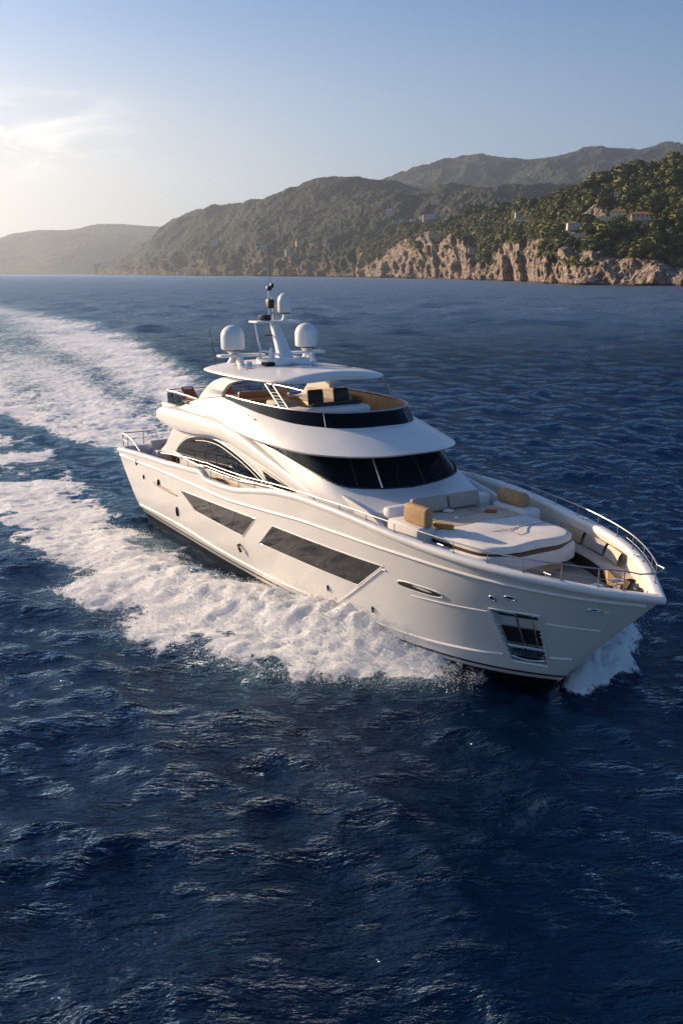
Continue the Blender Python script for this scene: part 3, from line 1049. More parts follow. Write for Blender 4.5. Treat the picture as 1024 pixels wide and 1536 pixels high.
ht = hardtop()
mb = MB()      # hatch lines and fittings on the hardtop
mb.rbox((11.6, -.1, 7.645), (.34, .2, .10), .03)
bt(mb, 'roof_vent', M_LEATHER, ht)
for path in ([(11.1, -1.9, 7.535), (11.6, -.4, 7.628), (11.8, .6, 7.622)], [(12.2, .3, 7.632), (12.7, 1.5, 7.57)], [(12.7, 1.5, 7.57), (12.45, 1.9, 7.53)]):
    mb = MB()
    mb.tube(path, .018, 6)
    bt(mb, 'roof_seam', M_BLACKP, ht)
for side in (-1, 1):
    mb = MB()
    A_ = smooth_path([(7.15, 5.78), (7.7, 6.05), (8.3, 6.5), (9.0, 6.88), (9.8, 7.12), (10.7, 7.26)], 6)
    B_ = smooth_path([(11.4, 6.44), (10.4, 6.42), (10.15, 6.5), (10.35, 6.75), (10.9, 7.02), (12.3, 7.27)], 6)
    rows = []
    for k in range(len(A_)):
        a, b = A_[k], B_[k]
        lean = .06 * (k / len(A_))
        y0, y1 = 2.52 - lean * 3, 2.40 - lean * 3
        r = [(a[0], y0 - .05, a[1]), (a[0] + .05, y0, a[1] - .02), (b[0] - .05, y0, b[1] + .02), (b[0], y0 - .04, b[1]), (b[0] - .03, y1 - .05, b[1] + .03), (a[0] + .05, y1 - .05, a[1])]
        rows.append([(x, side * y, z) for x, y, z in r])
    mb.grid(rows, closed_v=True, flip=(side > 0))
    bt(mb, 'hardtop_arch', M_GEL2, ht, angle=40)
    mb = MB()
    mb.add([(x, side * 2.30, z) for x, z in ((8.0, 5.62), (11.3, 5.62), (11.0, 6.42), (10.2, 6.5), (9.0, 6.7), (8.3, 6.4))], [tuple(range(6))])
    bt(mb, 'arch_shade', M_LEATHER, ht)  # tan sheet giving the arch's inner face its shade as colour
    mb = MB()
    a0, a1, b0, b1 = Vector((14.75, side * 2.38, 6.53)), Vector((13.35, side * 2.30, 7.30)), Vector((15.1, side * 2.26, 6.53)), Vector((13.75, side * 2.2, 7.30))
    if side < 0:
        mb.tube([a0, a1], .028, 8)
        bt(mb, 'strut', M_RAIL, ht)
        mb = MB()
        mb.tube([b0, b1], .028, 8)
        bt(mb, 'strut', M_RAIL, ht)
        for t in np.linspace(.12, .6, 5):
            mb = MB()
            mb.tube([a0.lerp(a1, t), b0.lerp(b1, t)], .016, 6)
            bt(mb, 'rung', M_RAIL, ht)
    else:
        for p, q in (((15.0, 2.2, 6.53), (14.25, 1.95, 7.30)), ((15.95, 1.78, 6.53), (14.35, 1.9, 7.30))):
            mb = MB()
            mb.tube([p, q], .026, 8)
            bt(mb, 'strut', M_RAIL, ht)

# ---- mast with its domes and aerials
mast = MB()
mast.rbox((10.5, 0, 7.72), (1.7, 1.5, .28), .06)
mast = bt(mast, 'radar_mast', M_DOME)
mb = MB()
rows = []
for t in np.linspace(0, 1, 10):
    x, z = 10.75 - 1.0 * t, 7.75 + 1.42 * t
    w, l = .36 - .20 * t ** .7, .30 - .12 * t
    rows.append([(x + l * math.cos(a), w * math.copysign(abs(math.sin(a)) ** .7, math.sin(a)), z) for a in np.linspace(0, 2 * math.pi, 20, endpoint=False)])
mb.grid(rows, closed_v=True)
bt(mb, 'mast_column', M_DOME, mast)
mb = MB()
mb.rbox((9.75, .05, 9.17), (.75, 1.9, .07), .03)
bt(mb, 'mast_platform', M_DOME, mast)
mb = MB()
mb.rbox((10.75, -.62, 7.98), (.35, .22, .55), .08, taper=.6)
bt(mb, 'loudhailer', M_DOME, mast)


def dome(x, y, z, r, h, ped, parent, rot=0):
    b = MB()
    prof = [(r * .88, 0), (r * .96, .02), (r * .99, .08), (r, h * .2), (r, h * .52)] + [(r * math.cos(a) ** .9, h * .52 + h * .48 * math.sin(a)) for a in np.linspace(.12, math.pi / 2 - .02, 12)]
    b.lathe(prof, (x, y, z), 36)
    d = bt(b, 'radome', M_DOME, parent, angle=40)
    b = MB()
    b.lathe([(r * .70, -.05), (r * .72, 0.0)], (x, y, z), 24)
    bt(b, 'dome_gasket', M_BLACKP, d)
    b = MB()
    b.lathe([(r * .55, -ped), (r * .30, -ped * .7), (r * .28, -ped * .35), (r * .6, -.05)], (x, y, z), 24)
    bt(b, 'pedestal', M_DOME if ped > .25 else M_BLACKP, d)
    return d


dome(9.45, -1.62, 8.14, .455, .92, .50, mast)
dome(9.45, 1.62, 8.14, .455, .92, .50, mast)
dome(9.75, .50, 9.50, .28, .74, .28, mast)
for side in (-1, 1):
    mb = MB()
    mb.rbox((9.6, side * 1.35, 7.92), (.42, 1.9, .10), .04)
    bt(mb, 'dome_arm', M_DOME, mast)
    mb = MB()
    mb.rbox((9.9, side * 1.55, 7.72), (.5, .22, .40), .06, taper=.7)
    bt(mb, 'arm_foot', M_DOME, mast)
mb = MB()
mb.tube([(9.75, -.80, 9.15), (9.85, -.78, 8.7), (10.1, -.78, 8.15), (10.2, -.80, 7.80)], [.025, .03, .04, .05], 8)
mb = bt(mb, 'mast_stay', M_DOME, mast)
mb = MB()
mb.tube([(10.12, -.79, 8.12), (10.4, -.4, 8.05), (10.6, -.2, 7.9)], .04, 8)
bt(mb, 'mast_stay', M_DOME, mast)
mb = MB()
mb.tube([(10.0, -.55, 8.65), (10.0, .05, 8.68)], .035, 8)
bt(mb, 'horn', M_BROWN, mast)
mb = MB()
mb.rbox((9.7, -.34, 9.32), (.34, .36, .22), .04, rot=(0, 0, .4))
bt(mb, 'floodlight', M_BLACKP, mast)
mb = MB()
mb.tube([(9.65, -.12, 9.2), (9.65, -.12, 10.45)], .05, 8)
tw = bt(mb, 'light_tower', M_DOME, mast)
mb = MB()
mb.tube([(9.55, .08, 9.2), (9.6, -.02, 10.1)], .03, 8)
bt(mb, 'tower_brace', M_STEEL, tw)
mb = MB()
mb.tube([(9.75, .16, 9.2), (9.70, .06, 9.85)], .03, 8)
bt(mb, 'tower_brace', M_STEEL, tw)
mb = MB()
mb.rbox((9.68, -.10, 9.84), (.26, .26, .34), .03)
bt(mb, 'camera_box', M_BROWN, tw)
mb = MB()
mb.rbox((9.65, -.12, 10.42), (.17, .2, .16), .03)
bt(mb, 'navigation_light', M_BLACKP, tw)
mb = MB()
mb.rbox((9.62, .02, 10.52), (.15, .13, .16), .03)
bt(mb, 'navigation_light', M_BLACKP, tw)
mb = MB()
mb.tube([(9.66, -.12, 10.4), (9.62, -.14, 11.15), (9.58, -.16, 12.0)], [.018, .012, .006], 6)
bt(mb, 'whip_aerial', M_DOME, tw)
mb = MB()
mb.tube([(8.7, -2.0, 7.45), (8.62, -2.2, 8.9)], [.014, .008], 6)
wa = bt(mb, 'whip_aerial', M_BROWN, mast)
mb = MB()
mb.rbox((8.66, -2.14, 8.4), (.06, .06, .22), .02)
bt(mb, 'aerial_coil', M_BROWN, wa)
for (x, y, s_) in ((10.7, .95, .22), (10.4, 1.45, .16), (11.2, .9, .14), (10.2, -1.3, .2), (11.05, -.95, .16)):
    mb = MB()
    mb.rbox((x, y, 7.64), (s_, s_ * .8, .16), .03)
    bt(mb, 'deck_box', M_DOME, mast)
mb = MB()
mb.rbox((11.0, -.75, 7.68), (.5, .7, .13), .04)
bt(mb, 'roof_hatch', M_GLASS, mast)

# ---- rails
PXi = GP[:, 0]


def rail_pt(x, h, ins=.10, side=-1):
    i = int(np.clip(np.searchsorted(PXi, x), 1, len(PXi) - 1))
    t = (x - PXi[i - 1]) / max(1e-6, PXi[i] - PXi[i - 1])
    p = GP[i - 1] * (1 - t) + GP[i] * t
    n = GN[i - 1] * (1 - t) + GN[i] * t
    y = min(0.0, p[1] + n[1] * ins)
    return Vector((p[0] + n[0] * ins, y * -side, p[2] + h))


def rail_h(x):
    zr = float(pchip(x, [5.6, 7.7, 9.2, 10.6, 12, 13.5, 16, 18, 20, 23, 26, 28.4, 29], [3.66, 3.88, 3.98, 4.04, 4.06, 4.10, 4.26, 4.34, 4.38, 4.32, 4.20, 4.16, 4.15]))
    return zr - float(z_gun(x))


xs_r = np.concatenate([np.linspace(5.6, 24, 46), np.linspace(24.3, 28.4, 24)])
path = [rail_pt(x, rail_h(x), .10, -1) for x in xs_r]
tip = [Vector((28.62, -.42, 4.16)), Vector((28.72, -.2, 4.16)), Vector((28.75, 0, 4.16)), Vector((28.72, .2, 4.16)), Vector((28.62, .42, 4.16))]
path += tip + [rail_pt(x, rail_h(x), .10, 1) for x in xs_r[::-1]]
mb = MB()
mb.tube(path, .019, 8)
rail = bt(mb, 'bow_rail', M_RAIL)
for side in (-1, 1):
    for x in [6.2, 7.4, 8.6, 9.75, 10.8, 12.0, 13.2, 14.5, 15.8, 17.1, 18.5, 19.9, 21.2, 22.4, 23.5, 24.5, 25.5, 26.4, 27.2, 27.9, 28.35]:
        mb = MB()
        a, b = rail_pt(x, .02, .11, side), rail_pt(x, rail_h(x), .10, side)
        mb.tube([a, b], .013, 6)
        mb.tube([a, a + Vector((0, 0, .025))], .035, 8)
        bt(mb, 'rail_post', M_RAIL, rail)
    mb = MB()
    mb.tube([rail_pt(x, rail_h(x) - .13 - .1 * max(0, min(1, (x - 24) / 3)), .10, side) for x in np.linspace(9.8, 18.5, 40)], .011, 6)
    bt(mb, 'rail_wire', M_RAIL, rail)
    mb = MB()
    mb.tube([rail_pt(x, rail_h(x) * .5, .10, side) for x in np.linspace(26.0, 28.35, 20)], .009, 6)
    bt(mb, 'rail_wire', M_RAIL, rail)

# stern rails
for side in (-1, 1):
    mb = MB()
    mb.tube([(2.6, side * 3.16, 3.24), (1.7, side * 3.17, 3.62), (.9, side * 3.15, 3.72), (.16, side * 3.12, 3.72), (.12, side * 2.9, 3.72), (.12, side * 1.5, 3.72), (.12, side * 1.3, 3.12)], .026, 8)
    r_ = bt(mb, 'stern_rail', M_RAIL)
    for x, y, z0 in ((.14, 3.1, 3.02), (.14, 2.1, 3.1), (.95, 3.15, 3.08)):
        mb = MB()
        mb.tube([(x, side * y, z0), (x, side * y, 3.72)], .022, 6)
        bt(mb, 'rail_post', M_RAIL, r_)
    mb = MB()
    mb.tube([(.95, side * 3.15, 3.42), (.14, side * 3.11, 3.42), (.12, side * 1.4, 3.42)], .016, 6)
    bt(mb, 'rail_wire', M_RAIL, r_)
# flybridge aft rail with glass
mb = MB()
mb.tube([(7.7, -2.45, 6.10), (6.6, -2.44, 6.13), (5.4, -2.43, 6.14), (4.35, -2.40, 6.12), (4.25, -2.3, 6.12), (4.25, 2.3, 6.12), (4.35, 2.40, 6.12), (5.4, 2.43, 6.14), (6.6, 2.44, 6.13), (7.7, 2.45, 6.10)], .026, 8)
ar = bt(mb, 'guard_rail', M_RAIL)
for p in ((4.28, -2.35), (4.25, -1.2), (4.25, 0), (4.25, 1.2), (4.28, 2.35), (5.4, -2.43), (6.5, -2.44), (5.4, 2.43), (6.5, 2.44)):
    mb = MB()
    mb.tube([(p[0], p[1], 5.55), (p[0], p[1], 6.12)], .022, 6)
    bt(mb, 'rail_post', M_RAIL, ar)
for side in (-1, 1):
    mb = MB()
    mb.rbox((5.4, side * 2.42, 5.84), (2.1, .012, .42), 0)
    bt(mb, 'glass_panel', M_CLEAR, ar, smooth=False)
mb = MB()
mb.rbox((4.25, 0, 5.84), (.012, 4.5, .42), 0)
bt(mb, 'glass_panel', M_CLEAR, ar, smooth=False)

# ---- fore deck lounge
PADX = [20.55, 20.8, 22.4, 23.2, 23.9, 24.3, 24.55, 24.72, 24.84, 24.95]
PADW = [1.72, 1.80, 1.78, 1.74, 1.68, 1.60, 1.46, 1.22, .85, .30]


def pad(name, x0, x1, z0, z1, grow, mat, parent, r=.06, sag=0.0):
    """cushion following the lounge outline between x0 and x1"""
    mb = MB()
    rows = []
    xs_ = np.linspace(x0, x1, 42)
    for k, x in enumerate(xs_):
        w = float(pchip(x - (grow if x > 23.5 else 0) * min(1, (x - 23.5)), PADX, PADW)) + grow
        e = min(1.0, (x - x0) / r + .02, (x1 - x) / r + .02) ** .5
        row = []
        for t in np.linspace(-1, 1, 25):
            y = t * w
            dz = min(1.0, (w - abs(y)) / r + .0) ** .5
            wob = .012 * math.sin(x * 3.1 + y * 1.7) + .010 * math.sin(y * 4.3 - x * 2.2)
            row.append((x, y, z1 - r * (1 - min(dz, e)) + wob * min(dz, e) + sag * (1 - t * t)))
        row = [(x, -w * (1 - .02 * (1 - e)), z0)] + row + [(x, w * (1 - .02 * (1 - e)), z0)]
        rows.append(row)
    mb.grid(rows)
    n, m = len(rows), len(rows[0])
    mb.f += [tuple(range(m)), tuple(reversed(range((n - 1) * m, n * m)))]
    mb.mi += [0, 0]
    return bt(mb, name, mat, parent, angle=60)


lounge = pad('lounge', 20.0, 24.92, 3.28, 3.72, .10, M_FABRIC, None, r=.08)
pad('lounge_plinth', 20.0, 24.6, 2.93, 3.34, -.12, M_CREAM, lounge, r=.03)
pad('pad_recess', 22.5, 24.93, 3.66, 3.79, .03, M_BROWN, lounge, r=.02)
pad('lounge_table', 20.55, 22.38, 3.6, 3.94, .0, M_CREAM, lounge, r=.05)
pad('sun_pad', 22.42, 24.90, 3.77, 3.96, .02, M_FABRIC, lounge, r=.07, sag=.02)
for pth in ([(22.46, .02, 3.985), (23.4, .0, 3.99), (24.6, .02, 3.985)], [(23.45, -1.6, 3.965), (23.5, 0, 3.985), (23.45, 1.6, 3.965)], [(21.5, -1.7, 3.945), (21.5, 1.7, 3.945)]):
    mb = MB()
    mb.tube(pth, .008, 6)
    bt(mb, 'pad_seam', M_TAUPE, lounge)
mb = MB()
mb.tube([(23.3, 1.0, 4.025), (23.5, .5, 4.06), (23.8, .2, 4.05), (23.9, -.15, 4.04)], .014, 6)
bt(mb, 'cover_strap', M_TAUPE, lounge)
# lounge surround: low white coaming with backrest
mb = MB()
mb.rbox((20.42, 0, 3.75), (.35, 3.9, .95), .10)
bt(mb, 'lounge_back', M_GEL2, lounge)
for y0, y1 in ((-1.22, .08), (.14, 1.32)):
    mb = MB()
    mb.rbox((20.72, (y0 + y1) / 2, 4.2), (.20, y1 - y0, .46), .07, rot=(0, -.25, 0), seg=3)
    bt(mb, 'back_cushion', M_TAUPE, lounge)
for side in (-1, 1):
    mb = MB()
    mb.rbox((21.75, side * 1.98, 3.72), (1.55, .62, .72), .10, seg=3)
    bt(mb, 'seat_base', M_FABRIC, lounge)
    mb = MB()
    out = [(18.8, 2.95), (21.3, 2.95), (22.9, 3.0), (22.2, 3.25), (21.2, 3.72), (20.2, 4.12), (18.8, 4.35)]
    lp = [(x, side * (2.36 - .02 * (x - 19)), z) for x, z in out]
    mb.poly(lp if side > 0 else lp[::-1], (0, side * .10, 0))
    bt(mb, 'lounge_wing', M_GEL2, lounge, angle=30)
    # low bench along the bulwark
    mb = MB()
    rows = []
    for x in np.linspace(22.9, 27.3, 28):
        i = int(np.searchsorted(PXi, x))
        p, n = GP[i], GN[i]
        row = []
        wd = .62 if x < 26.3 else .62 - (x - 26.3) * .3
        for o, z in ((.27, 3.32), (.27 + wd * .5, 3.36), (.27 + wd - .04, 3.34), (.27 + wd, 3.29)):
            row.append((p[0] + n[0] * o, min(-.02, p[1] + n[1] * o) * -side, z))
        rows.append(row)
    mb.grid(rows, flip=(side > 0))
    bn = bt(mb, 'side_bench', M_CREAM)
    mb = MB()
    mb.grid([[r_[3], (r_[3][0], r_[3][1] * .985, 2.94)] for r_ in rows], flip=(side > 0))
    bt(mb, 'bench_front', M_BROWN, bn)
    for k, (xa, xb) in enumerate(((23.1, 24.2), (24.3, 25.4), (25.5, 26.4))):
        mb = MB()
        rr = []
        for x in np.linspace(xa, xb, 10):
            i = int(np.searchsorted(PXi, x))
            p, n = GP[i], GN[i]
            rr.append([(p[0] + n[0] * o, min(-.02, p[1] + n[1] * o) * -side, z) for o, z in ((.29, 3.40), (.33, 3.70), (.40, 3.72), (.46, 3.62), (.52, 3.40))])
        mb.grid(rr, flip=(side > 0))
        bt(mb, 'bench_backrest', [M_LEATHER, M_TAUPE, M_CREAM][k], bn)

# ---- bow gear
mb = MB()
mb.rbox((27.15, 0, 3.06), (1.5, 1.2, .22), .05, taper=.8)
fw = bt(mb, 'anchor_platform', M_CREAM)
for y in (-.32, .42):
    mb = MB()
    mb.lathe([(.17, 0), (.17, .06), (.10, .10), (.09, .22), (.15, .27), (.15, .32), (.05, .35)], (27.25, y, 3.16), 20)
    wl = bt(mb, 'windlass', M_STEEL, fw)
    mb = MB()
    mb.tube([(27.25, y - .02, 3.22), (27.6, y * .9, 3.24), (28.0, y * .75, 3.26)], .03, 6)
    bt(mb, 'anchor_chain', M_BROWN, wl)
for side in (-1, 1):
    for x in (26.9, 24.0, 18.2):
        p = rail_pt(x, .05, .2, side)
        mb = MB()
        mb.tube([p + Vector((-.12, 0, .05)), p + Vector((.12, 0, .05))], .016, 8)
        mb.tube([p + Vector((-.06, 0, -.02)), p + Vector((-.06, 0, .05))], .014, 8)
        mb.tube([p + Vector((.06, 0, -.02)), p + Vector((.06, 0, .05))], .014, 8)
        bt(mb, 'mooring_cleat', M_STEEL)
mb = MB()
mb.rbox((28.0, .30, 3.42), (.22, .16, .22), .05)
sl = bt(mb, 'searchlight', M_BLACKP)
mb = MB()
mb.tube([(28.02, .30, 3.0), (28.02, .30, 3.4)], .03, 8)
bt(mb, 'searchlight_post', M_STEEL, sl)
mb = MB()
mb.add([(26.3, .9, 3.40), (27.2, .95, 3.32), (27.5, .45, 3.30), (27.0, .35, 3.3), (26.7, .65, 3.56)], [(0, 1, 4), (1, 2, 4), (2, 3, 4), (3, 0, 4)])
bt(mb, 'locker_cover', M_TAN, smooth=False)
for k in range(6):
    a = .5 + k * .7
    mb = MB()
    x = 26.1 + .25 * k
    mb.rbox((x, -.9 + .1 * k, 2.99), (.30, .30, .05), .02)
    bt(mb, 'deck_hatch', [M_GLASS, M_CREAM, M_STEEL][k % 3])
mb = MB()
mb.tube(smooth_path([(25.6, -.6, 2.97), (25.9, -.2, 2.98), (26.3, -.5, 2.98), (26.6, -.1, 2.98), (27.0, -.3, 3.2)], 8), .022, 6)
bt(mb, 'mooring_line', M_BROWN)

# ---- built-in furniture of the flybridge
mb = MB()
mb.rbox((14.35, .1, 6.0), (.9, 2.3, .85), .12)
con = bt(mb, 'helm_console', M_GEL2)
mb = MB()
mb.rbox((14.15, .1, 6.44), (.55, 2.0, .12), .05, rot=(0, -.3, 0))
bt(mb, 'instrument_panel', M_BLACKP, con)
mb = MB()
ring = [(13.78 + .08 * math.sin(a), .75 + .19 * math.cos(a), 6.36 + .18 * math.sin(a)) for a in np.linspace(0, 2 * math.pi, 20, endpoint=False)]
mb.tube(ring, .018, 6, closed=True)
bt(mb, 'steering_wheel', M_BLACKP, con)
mb = MB()
mb.rbox((15.55, -.1, 5.95), (1.7, 2.7, .35), .12)
bt(mb, 'sun_pad', M_TAUPE, con)
for y in (.15, 1.25):
    mb = MB()
    mb.lathe([(.12, 0), (.07, .06), (.06, .35)], (12.95, y, 5.62), 14)
    hs = bt(mb, 'helm_seat', M_STEEL)
    mb = MB()
    mb.rbox((13.0, y, 6.06), (.55, .62, .18), .06)
    bt(mb, 'seat', M_BLACKP, hs)
    mb = MB()
    mb.rbox((12.72, y, 6.42), (.16, .64, .78), .07, rot=(0, -.15, 0), seg=3)
    bt(mb, 'backrest', M_BLACKP, hs)
    for s_ in (-1, 1):
        mb = MB()
        mb.rbox((13.0, y + s_ * .34, 6.25), (.42, .07, .07), .02)
        bt(mb, 'armrest', M_BLACKP, hs)


def sofa(x0, x1, y0, y1, z, name, back='y1', m1=M_LEATHER, m2=M_LEATHER, bh=.42):
    mb = MB()
    mb.rbox(((x0 + x1) / 2, (y0 + y1) / 2, z + .2), (x1 - x0, y1 - y0, .4), .05)
    s_ = bt(mb, name, m1)
    mb = MB()
    mb.rbox(((x0 + x1) / 2, (y0 + y1) / 2, z + .45), (x1 - x0 - .06, y1 - y0 - .06, .14), .05, seg=3)
    bt(mb, 'seat_cushion', m2, s_)
    mb = MB()
    if back == 'y1':
        mb.rbox(((x0 + x1) / 2, y1 - .1, z + .45 + bh / 2), (x1 - x0, .2, bh + .15), .07, seg=3)
    elif back == 'y0':
        mb.rbox(((x0 + x1) / 2, y0 + .1, z + .45 + bh / 2), (x1 - x0, .2, bh + .15), .07, seg=3)
    else:
        mb.rbox((x0 + .1, (y0 + y1) / 2, z + .45 + bh / 2), (.2, y1 - y0, bh + .15), .07, seg=3)
    bt(mb, 'backrest', m2, s_)
    return s_


sofa(8.6, 12.0, 1.25, 2.25, 5.6, 'sofa', 'y1', M_CREAM, M_TAUPE, bh=.28)
sofa(8.4, 9.3, -1.0, 1.2, 5.6, 'sofa', 'x0', M_CREAM, M_LEATHER, bh=.25)
sofa(9.6, 12.2, -2.25, -1.5, 5.6, 'sofa', 'y0', bh=.2)
sofa(.45, 1.35, -1.9, 1.9, 2.38, 'sofa', 'x0', M_GEL2, M_FABRIC)


# ---- loose things on board: each stands on its own
def loose(mb, name, mat, at, label, cat, group=None, rz=0.0, parts=(), **kw):
    """a thing resting on the yacht; geometry about its own base, at in boat coordinates"""
    o = mb.build(name, mat, None, **kw)
    o.matrix_world = M_BOAT @ Matrix.Translation(at) @ Matrix.Rotation(rz, 4, 'Z')
    set_props(o, label, cat, group)
    for nm, m2, mt in parts:
        m2.build(nm, mt, o, **kw)
    return o


def cover(sx, sy, sz, seed, r=.10):
    """a soft canvas cover pulled over a seat back"""
    mb = MB()
    mb.rbox((0, 0, sz / 2), (sx, sy, sz), r, seg=4)
    rg = np.random.default_rng(seed)
    V = np.array(mb.v)
    n = fbm(V[:, 0] * 4 + seed, V[:, 1] * 4, V[:, 2] * 4, 3)
    c = V.mean(0)
    D = V - c
    D /= np.linalg.norm(D, axis=1)[:, None]
    V += D * (n * .03)[:, None]
    mb.v = [tuple(v) for v in V]
    return mb


def towel(mb_len, r):
    mb = MB()
    mb.tube([(t, .01 * math.sin(9 * t), r) for t in np.linspace(0, mb_len, 12)], [r * (.75 if k in (0, 11) else 1) for k in range(12)], 14)
    return mb


loose(cover(1.08, .27, .56, 1), 'seat_cover', M_TAN, (22.05, -1.96, 4.07), 'square tan canvas cover on the nearer fore deck seat, beside the mustard towel', 'cover', rz=.03)
loose(cover(1.25, .46, .46, 2, .20), 'seat_cover', M_TAN, (21.6, 1.98, 4.04), 'rounded tan canvas cover on the far fore deck seat beside the port bulwark', 'cover', rz=-.03)
loose(towel(.62, .085), 'rolled_towel', M_YELLOW, (22.15, -1.48, 3.95), 'mustard yellow rolled towel on the fore deck table beside the tan seat cover', 'towel', rz=.45)
m_ = MB()
m_.rbox((0, 0, .04), (.34, .20, .08), .03, seg=3)
loose(m_, 'folded_cloth', M_ORANGE, (21.65, 1.05, 3.94), 'small folded brown cloth lying on the middle of the fore deck table', 'cloth', rz=.7)
m_ = MB()
m_.rbox((0, 0, .05), (.30, .22, .09), .04, seg=3)
loose(m_, 'small_cushion', M_FABRIC, (21.0, -.05, 3.95), 'small white cushion at the foot of the taupe fore deck backrests', 'cushion', rz=.5)
m_ = MB()
m_.tube([(-.35, 0, .02), (-.1, .05, .03), (.15, -.03, .03), (.4, .06, .02)], .02, 6)
loose(m_, 'coiled_strap', M_TAUPE, (21.0, .75, 3.96), 'thin grey strap lying loose by the fore deck backrest', 'strap')
m_ = MB()
m_.rbox((0, 0, .05), (.10, .10, .09), .03)
loose(m_, 'drinking_cup', M_FABRIC, (21.75, -.35, 3.95), 'small white cup standing on the cream fore deck table', 'cup')
m_ = MB()
m_.rbox((0, 0, .14), (.9, .55, .28), .09, seg=3, taper=.8)
loose(m_, 'folded_cover', M_FABRIC, (22.5, -2.12, 2.98), 'crumpled white canvas folded on the side deck below the tan seat cover', 'cover', rz=.1)


def lounger(at, label, rz):
    fr = MB()
    fr.rbox((0, 0, .16), (1.5, .62, .08), .02)
    pt = []
    for sx in (-.6, .6):
        for sy in (-.25, .25):
            b = MB()
            b.rbox((sx, sy, .06), (.06, .06, .13), .01)
            pt.append(('leg', b, M_STEEL))
    b = MB()
    b.rbox((.15, 0, .25), (1.15, .58, .10), .04, seg=3)
    pt.append(('mattress', b, M_ORANGE))
    b = MB()
    b.rbox((-.62, 0, .45), (.65, .58, .10), .04, rot=(0, .75, 0), seg=3)
    pt.append(('backrest', b, M_ORANGE))
    b = MB()
    b.rbox((-.78, 0, .63), (.2, .42, .09), .04, rot=(0, .75, 0), seg=3)
    pt.append(('pillow', b, M_FABRIC))
    loose(fr, 'sun_lounger', M_TEAK, at, label, 'sun lounger', 'loungers on the aft flybridge deck', rz, pt)


lounger((5.6, -1.6, 5.58), 'terracotta sun lounger nearest the starboard rail of the aft flybridge', 0.1)
lounger((5.6, .1, 5.58), 'terracotta sun lounger in the middle of the aft flybridge deck', 0.0)

# white covered table on the flybridge
m_ = cover(1.0, .95, .30, 5)
m2 = MB()
m2.lathe([(.25, 0), (.06, .05), (.06, .40)], (0, 0, -.40), 14)
loose(m_, 'covered_table', M_FABRIC, (11.4, -.55, 6.02), 'round flybridge table under a wrinkled white cover behind the black helm seats', 'table', parts=[('pedestal', m2, M_STEEL)])
m_ = cover(.95, .8, .26, 9)
loose(m_, 'draped_cover', M_FABRIC, (14.45, -1.45, 6.18), 'loose white cover draped beside the helm console behind the dark windshield', 'cover', rz=.3)

# aft cockpit: dining table and chairs
m_ = MB()
m_.lathe([(.30, 0), (.07, .05), (.07, .66)], (0, 0, 0), 18)
top = MB()
top.lathe([(.78, .66), (.82, .68), (.82, .71), (.79, .73)], (0, 0, 0), 36)
loose(m_, 'dining_table', M_STEEL, (2.55, -.6, 2.37), 'round varnished teak dining table on the aft deck in front of the white sofa', 'table', parts=[('tabletop', top, M_TEAK)])


def deck_chair(at, label, rz):
    fr = MB()
    fr.rbox((0, 0, .44), (.5, .5, .06), .02)
    pt = []
    for sx in (-.21, .21):
        for sy in (-.21, .21):
            b = MB()
            b.tube([(sx, sy, 0), (sx * .95, sy * .95, .43)], .02, 6)
            pt.append(('leg', b, M_TEAK))
    b = MB()
    b.rbox((-.24, 0, .72), (.06, .5, .5), .03, rot=(0, -.12, 0))
    pt.append(('backrest', b, M_ORANGE))
    b = MB()
    b.rbox((0, 0, .50), (.46, .46, .07), .03)
    pt.append(('seat_pad', b, M_ORANGE))
    for sy in (-.26, .26):
        b = MB()
        b.rbox((0, sy, .64), (.46, .05, .04), .015)
        pt.append(('armrest', b, M_TEAK))
    loose(fr, 'deck_chair', M_TEAK, at, label, 'chair', 'chairs round the aft deck table', rz, pt)


deck_chair((3.3, -1.6, 2.39), 'terracotta backed teak chair beside the starboard bulwark of the aft deck', R(215 - 90))
deck_chair((3.7, -.5, 2.39), 'terracotta backed teak chair with its back to the saloon doors, behind the round table', R(180))
m_ = MB()
m_.rbox((0, 0, .12), (.12, .42, .26), .08, rot=(0, -.3, 0), seg=3)
loose(m_, 'scatter_cushion', M_ORANGE, (.85, -1.2, 2.91), 'terracotta scatter cushion on the white aft deck sofa', 'cushion')
# ensign on its staff at the stern
m_ = MB()
m_.tube([(0, 0, 0), (-.45, 0, 1.25)], [.022, .014], 8)
bt(MB().tube([(.1, .6, 3.05), (-.5, .6, 4.25)], [.022, .012], 8), 'flagstaff', M_BROWN)

# ------------------------------------------------------------------ the sea
NEAR_OUT = [(-15.3, 40.0), (-14.2, 38.8), (-13.7, 36.6), (-11.9, 34.7), (-11.3, 34.7), (-9.7, 33.7), (-10.8, 31.4), (-10.1, 30.0), (-8.4, 29.1), (-7.1, 29.3), (-7.0, 26.5), (-5.5, 26.0), (-4.2, 26.3), (-4.0, 25.0), (-3.1, 24.4), (-1.2, 23.6), (-0.8, 23.7), (0.1, 23.5), (1.4, 23.4), (2.1, 23.4), (3.1, 23.8), (3.8, 24.6)]
NEAR_IN = [(3.9, 25.6), (2.9, 26.9), (1.3, 28.2), (0.0, 29.2), (-1.6, 30.0), (-2.8, 31.4), (-4.4, 32.4), (-6.0, 34.2), (-7.3, 36.6), (-9.9, 41.1), (-11.6, 45.3), (-13.9, 50.0), (-17.7, 57.4), (-21.4, 63.6), (-25.2, 67.9), (-36, 82)]
NEAR_POLY = [(-34, 60), (-22, 46)] + NEAR_OUT + NEAR_IN
FAR_B = [(-4.5, 45.5), (-6.0, 60), (-10.0, 86), (-17.4, 111.0), (-27.4, 141.2), (-39.4, 178.0), (-57.9, 220.1), (-81.0, 268.3), (-109.3, 322.6), (-140, 375), (-240, 520)]
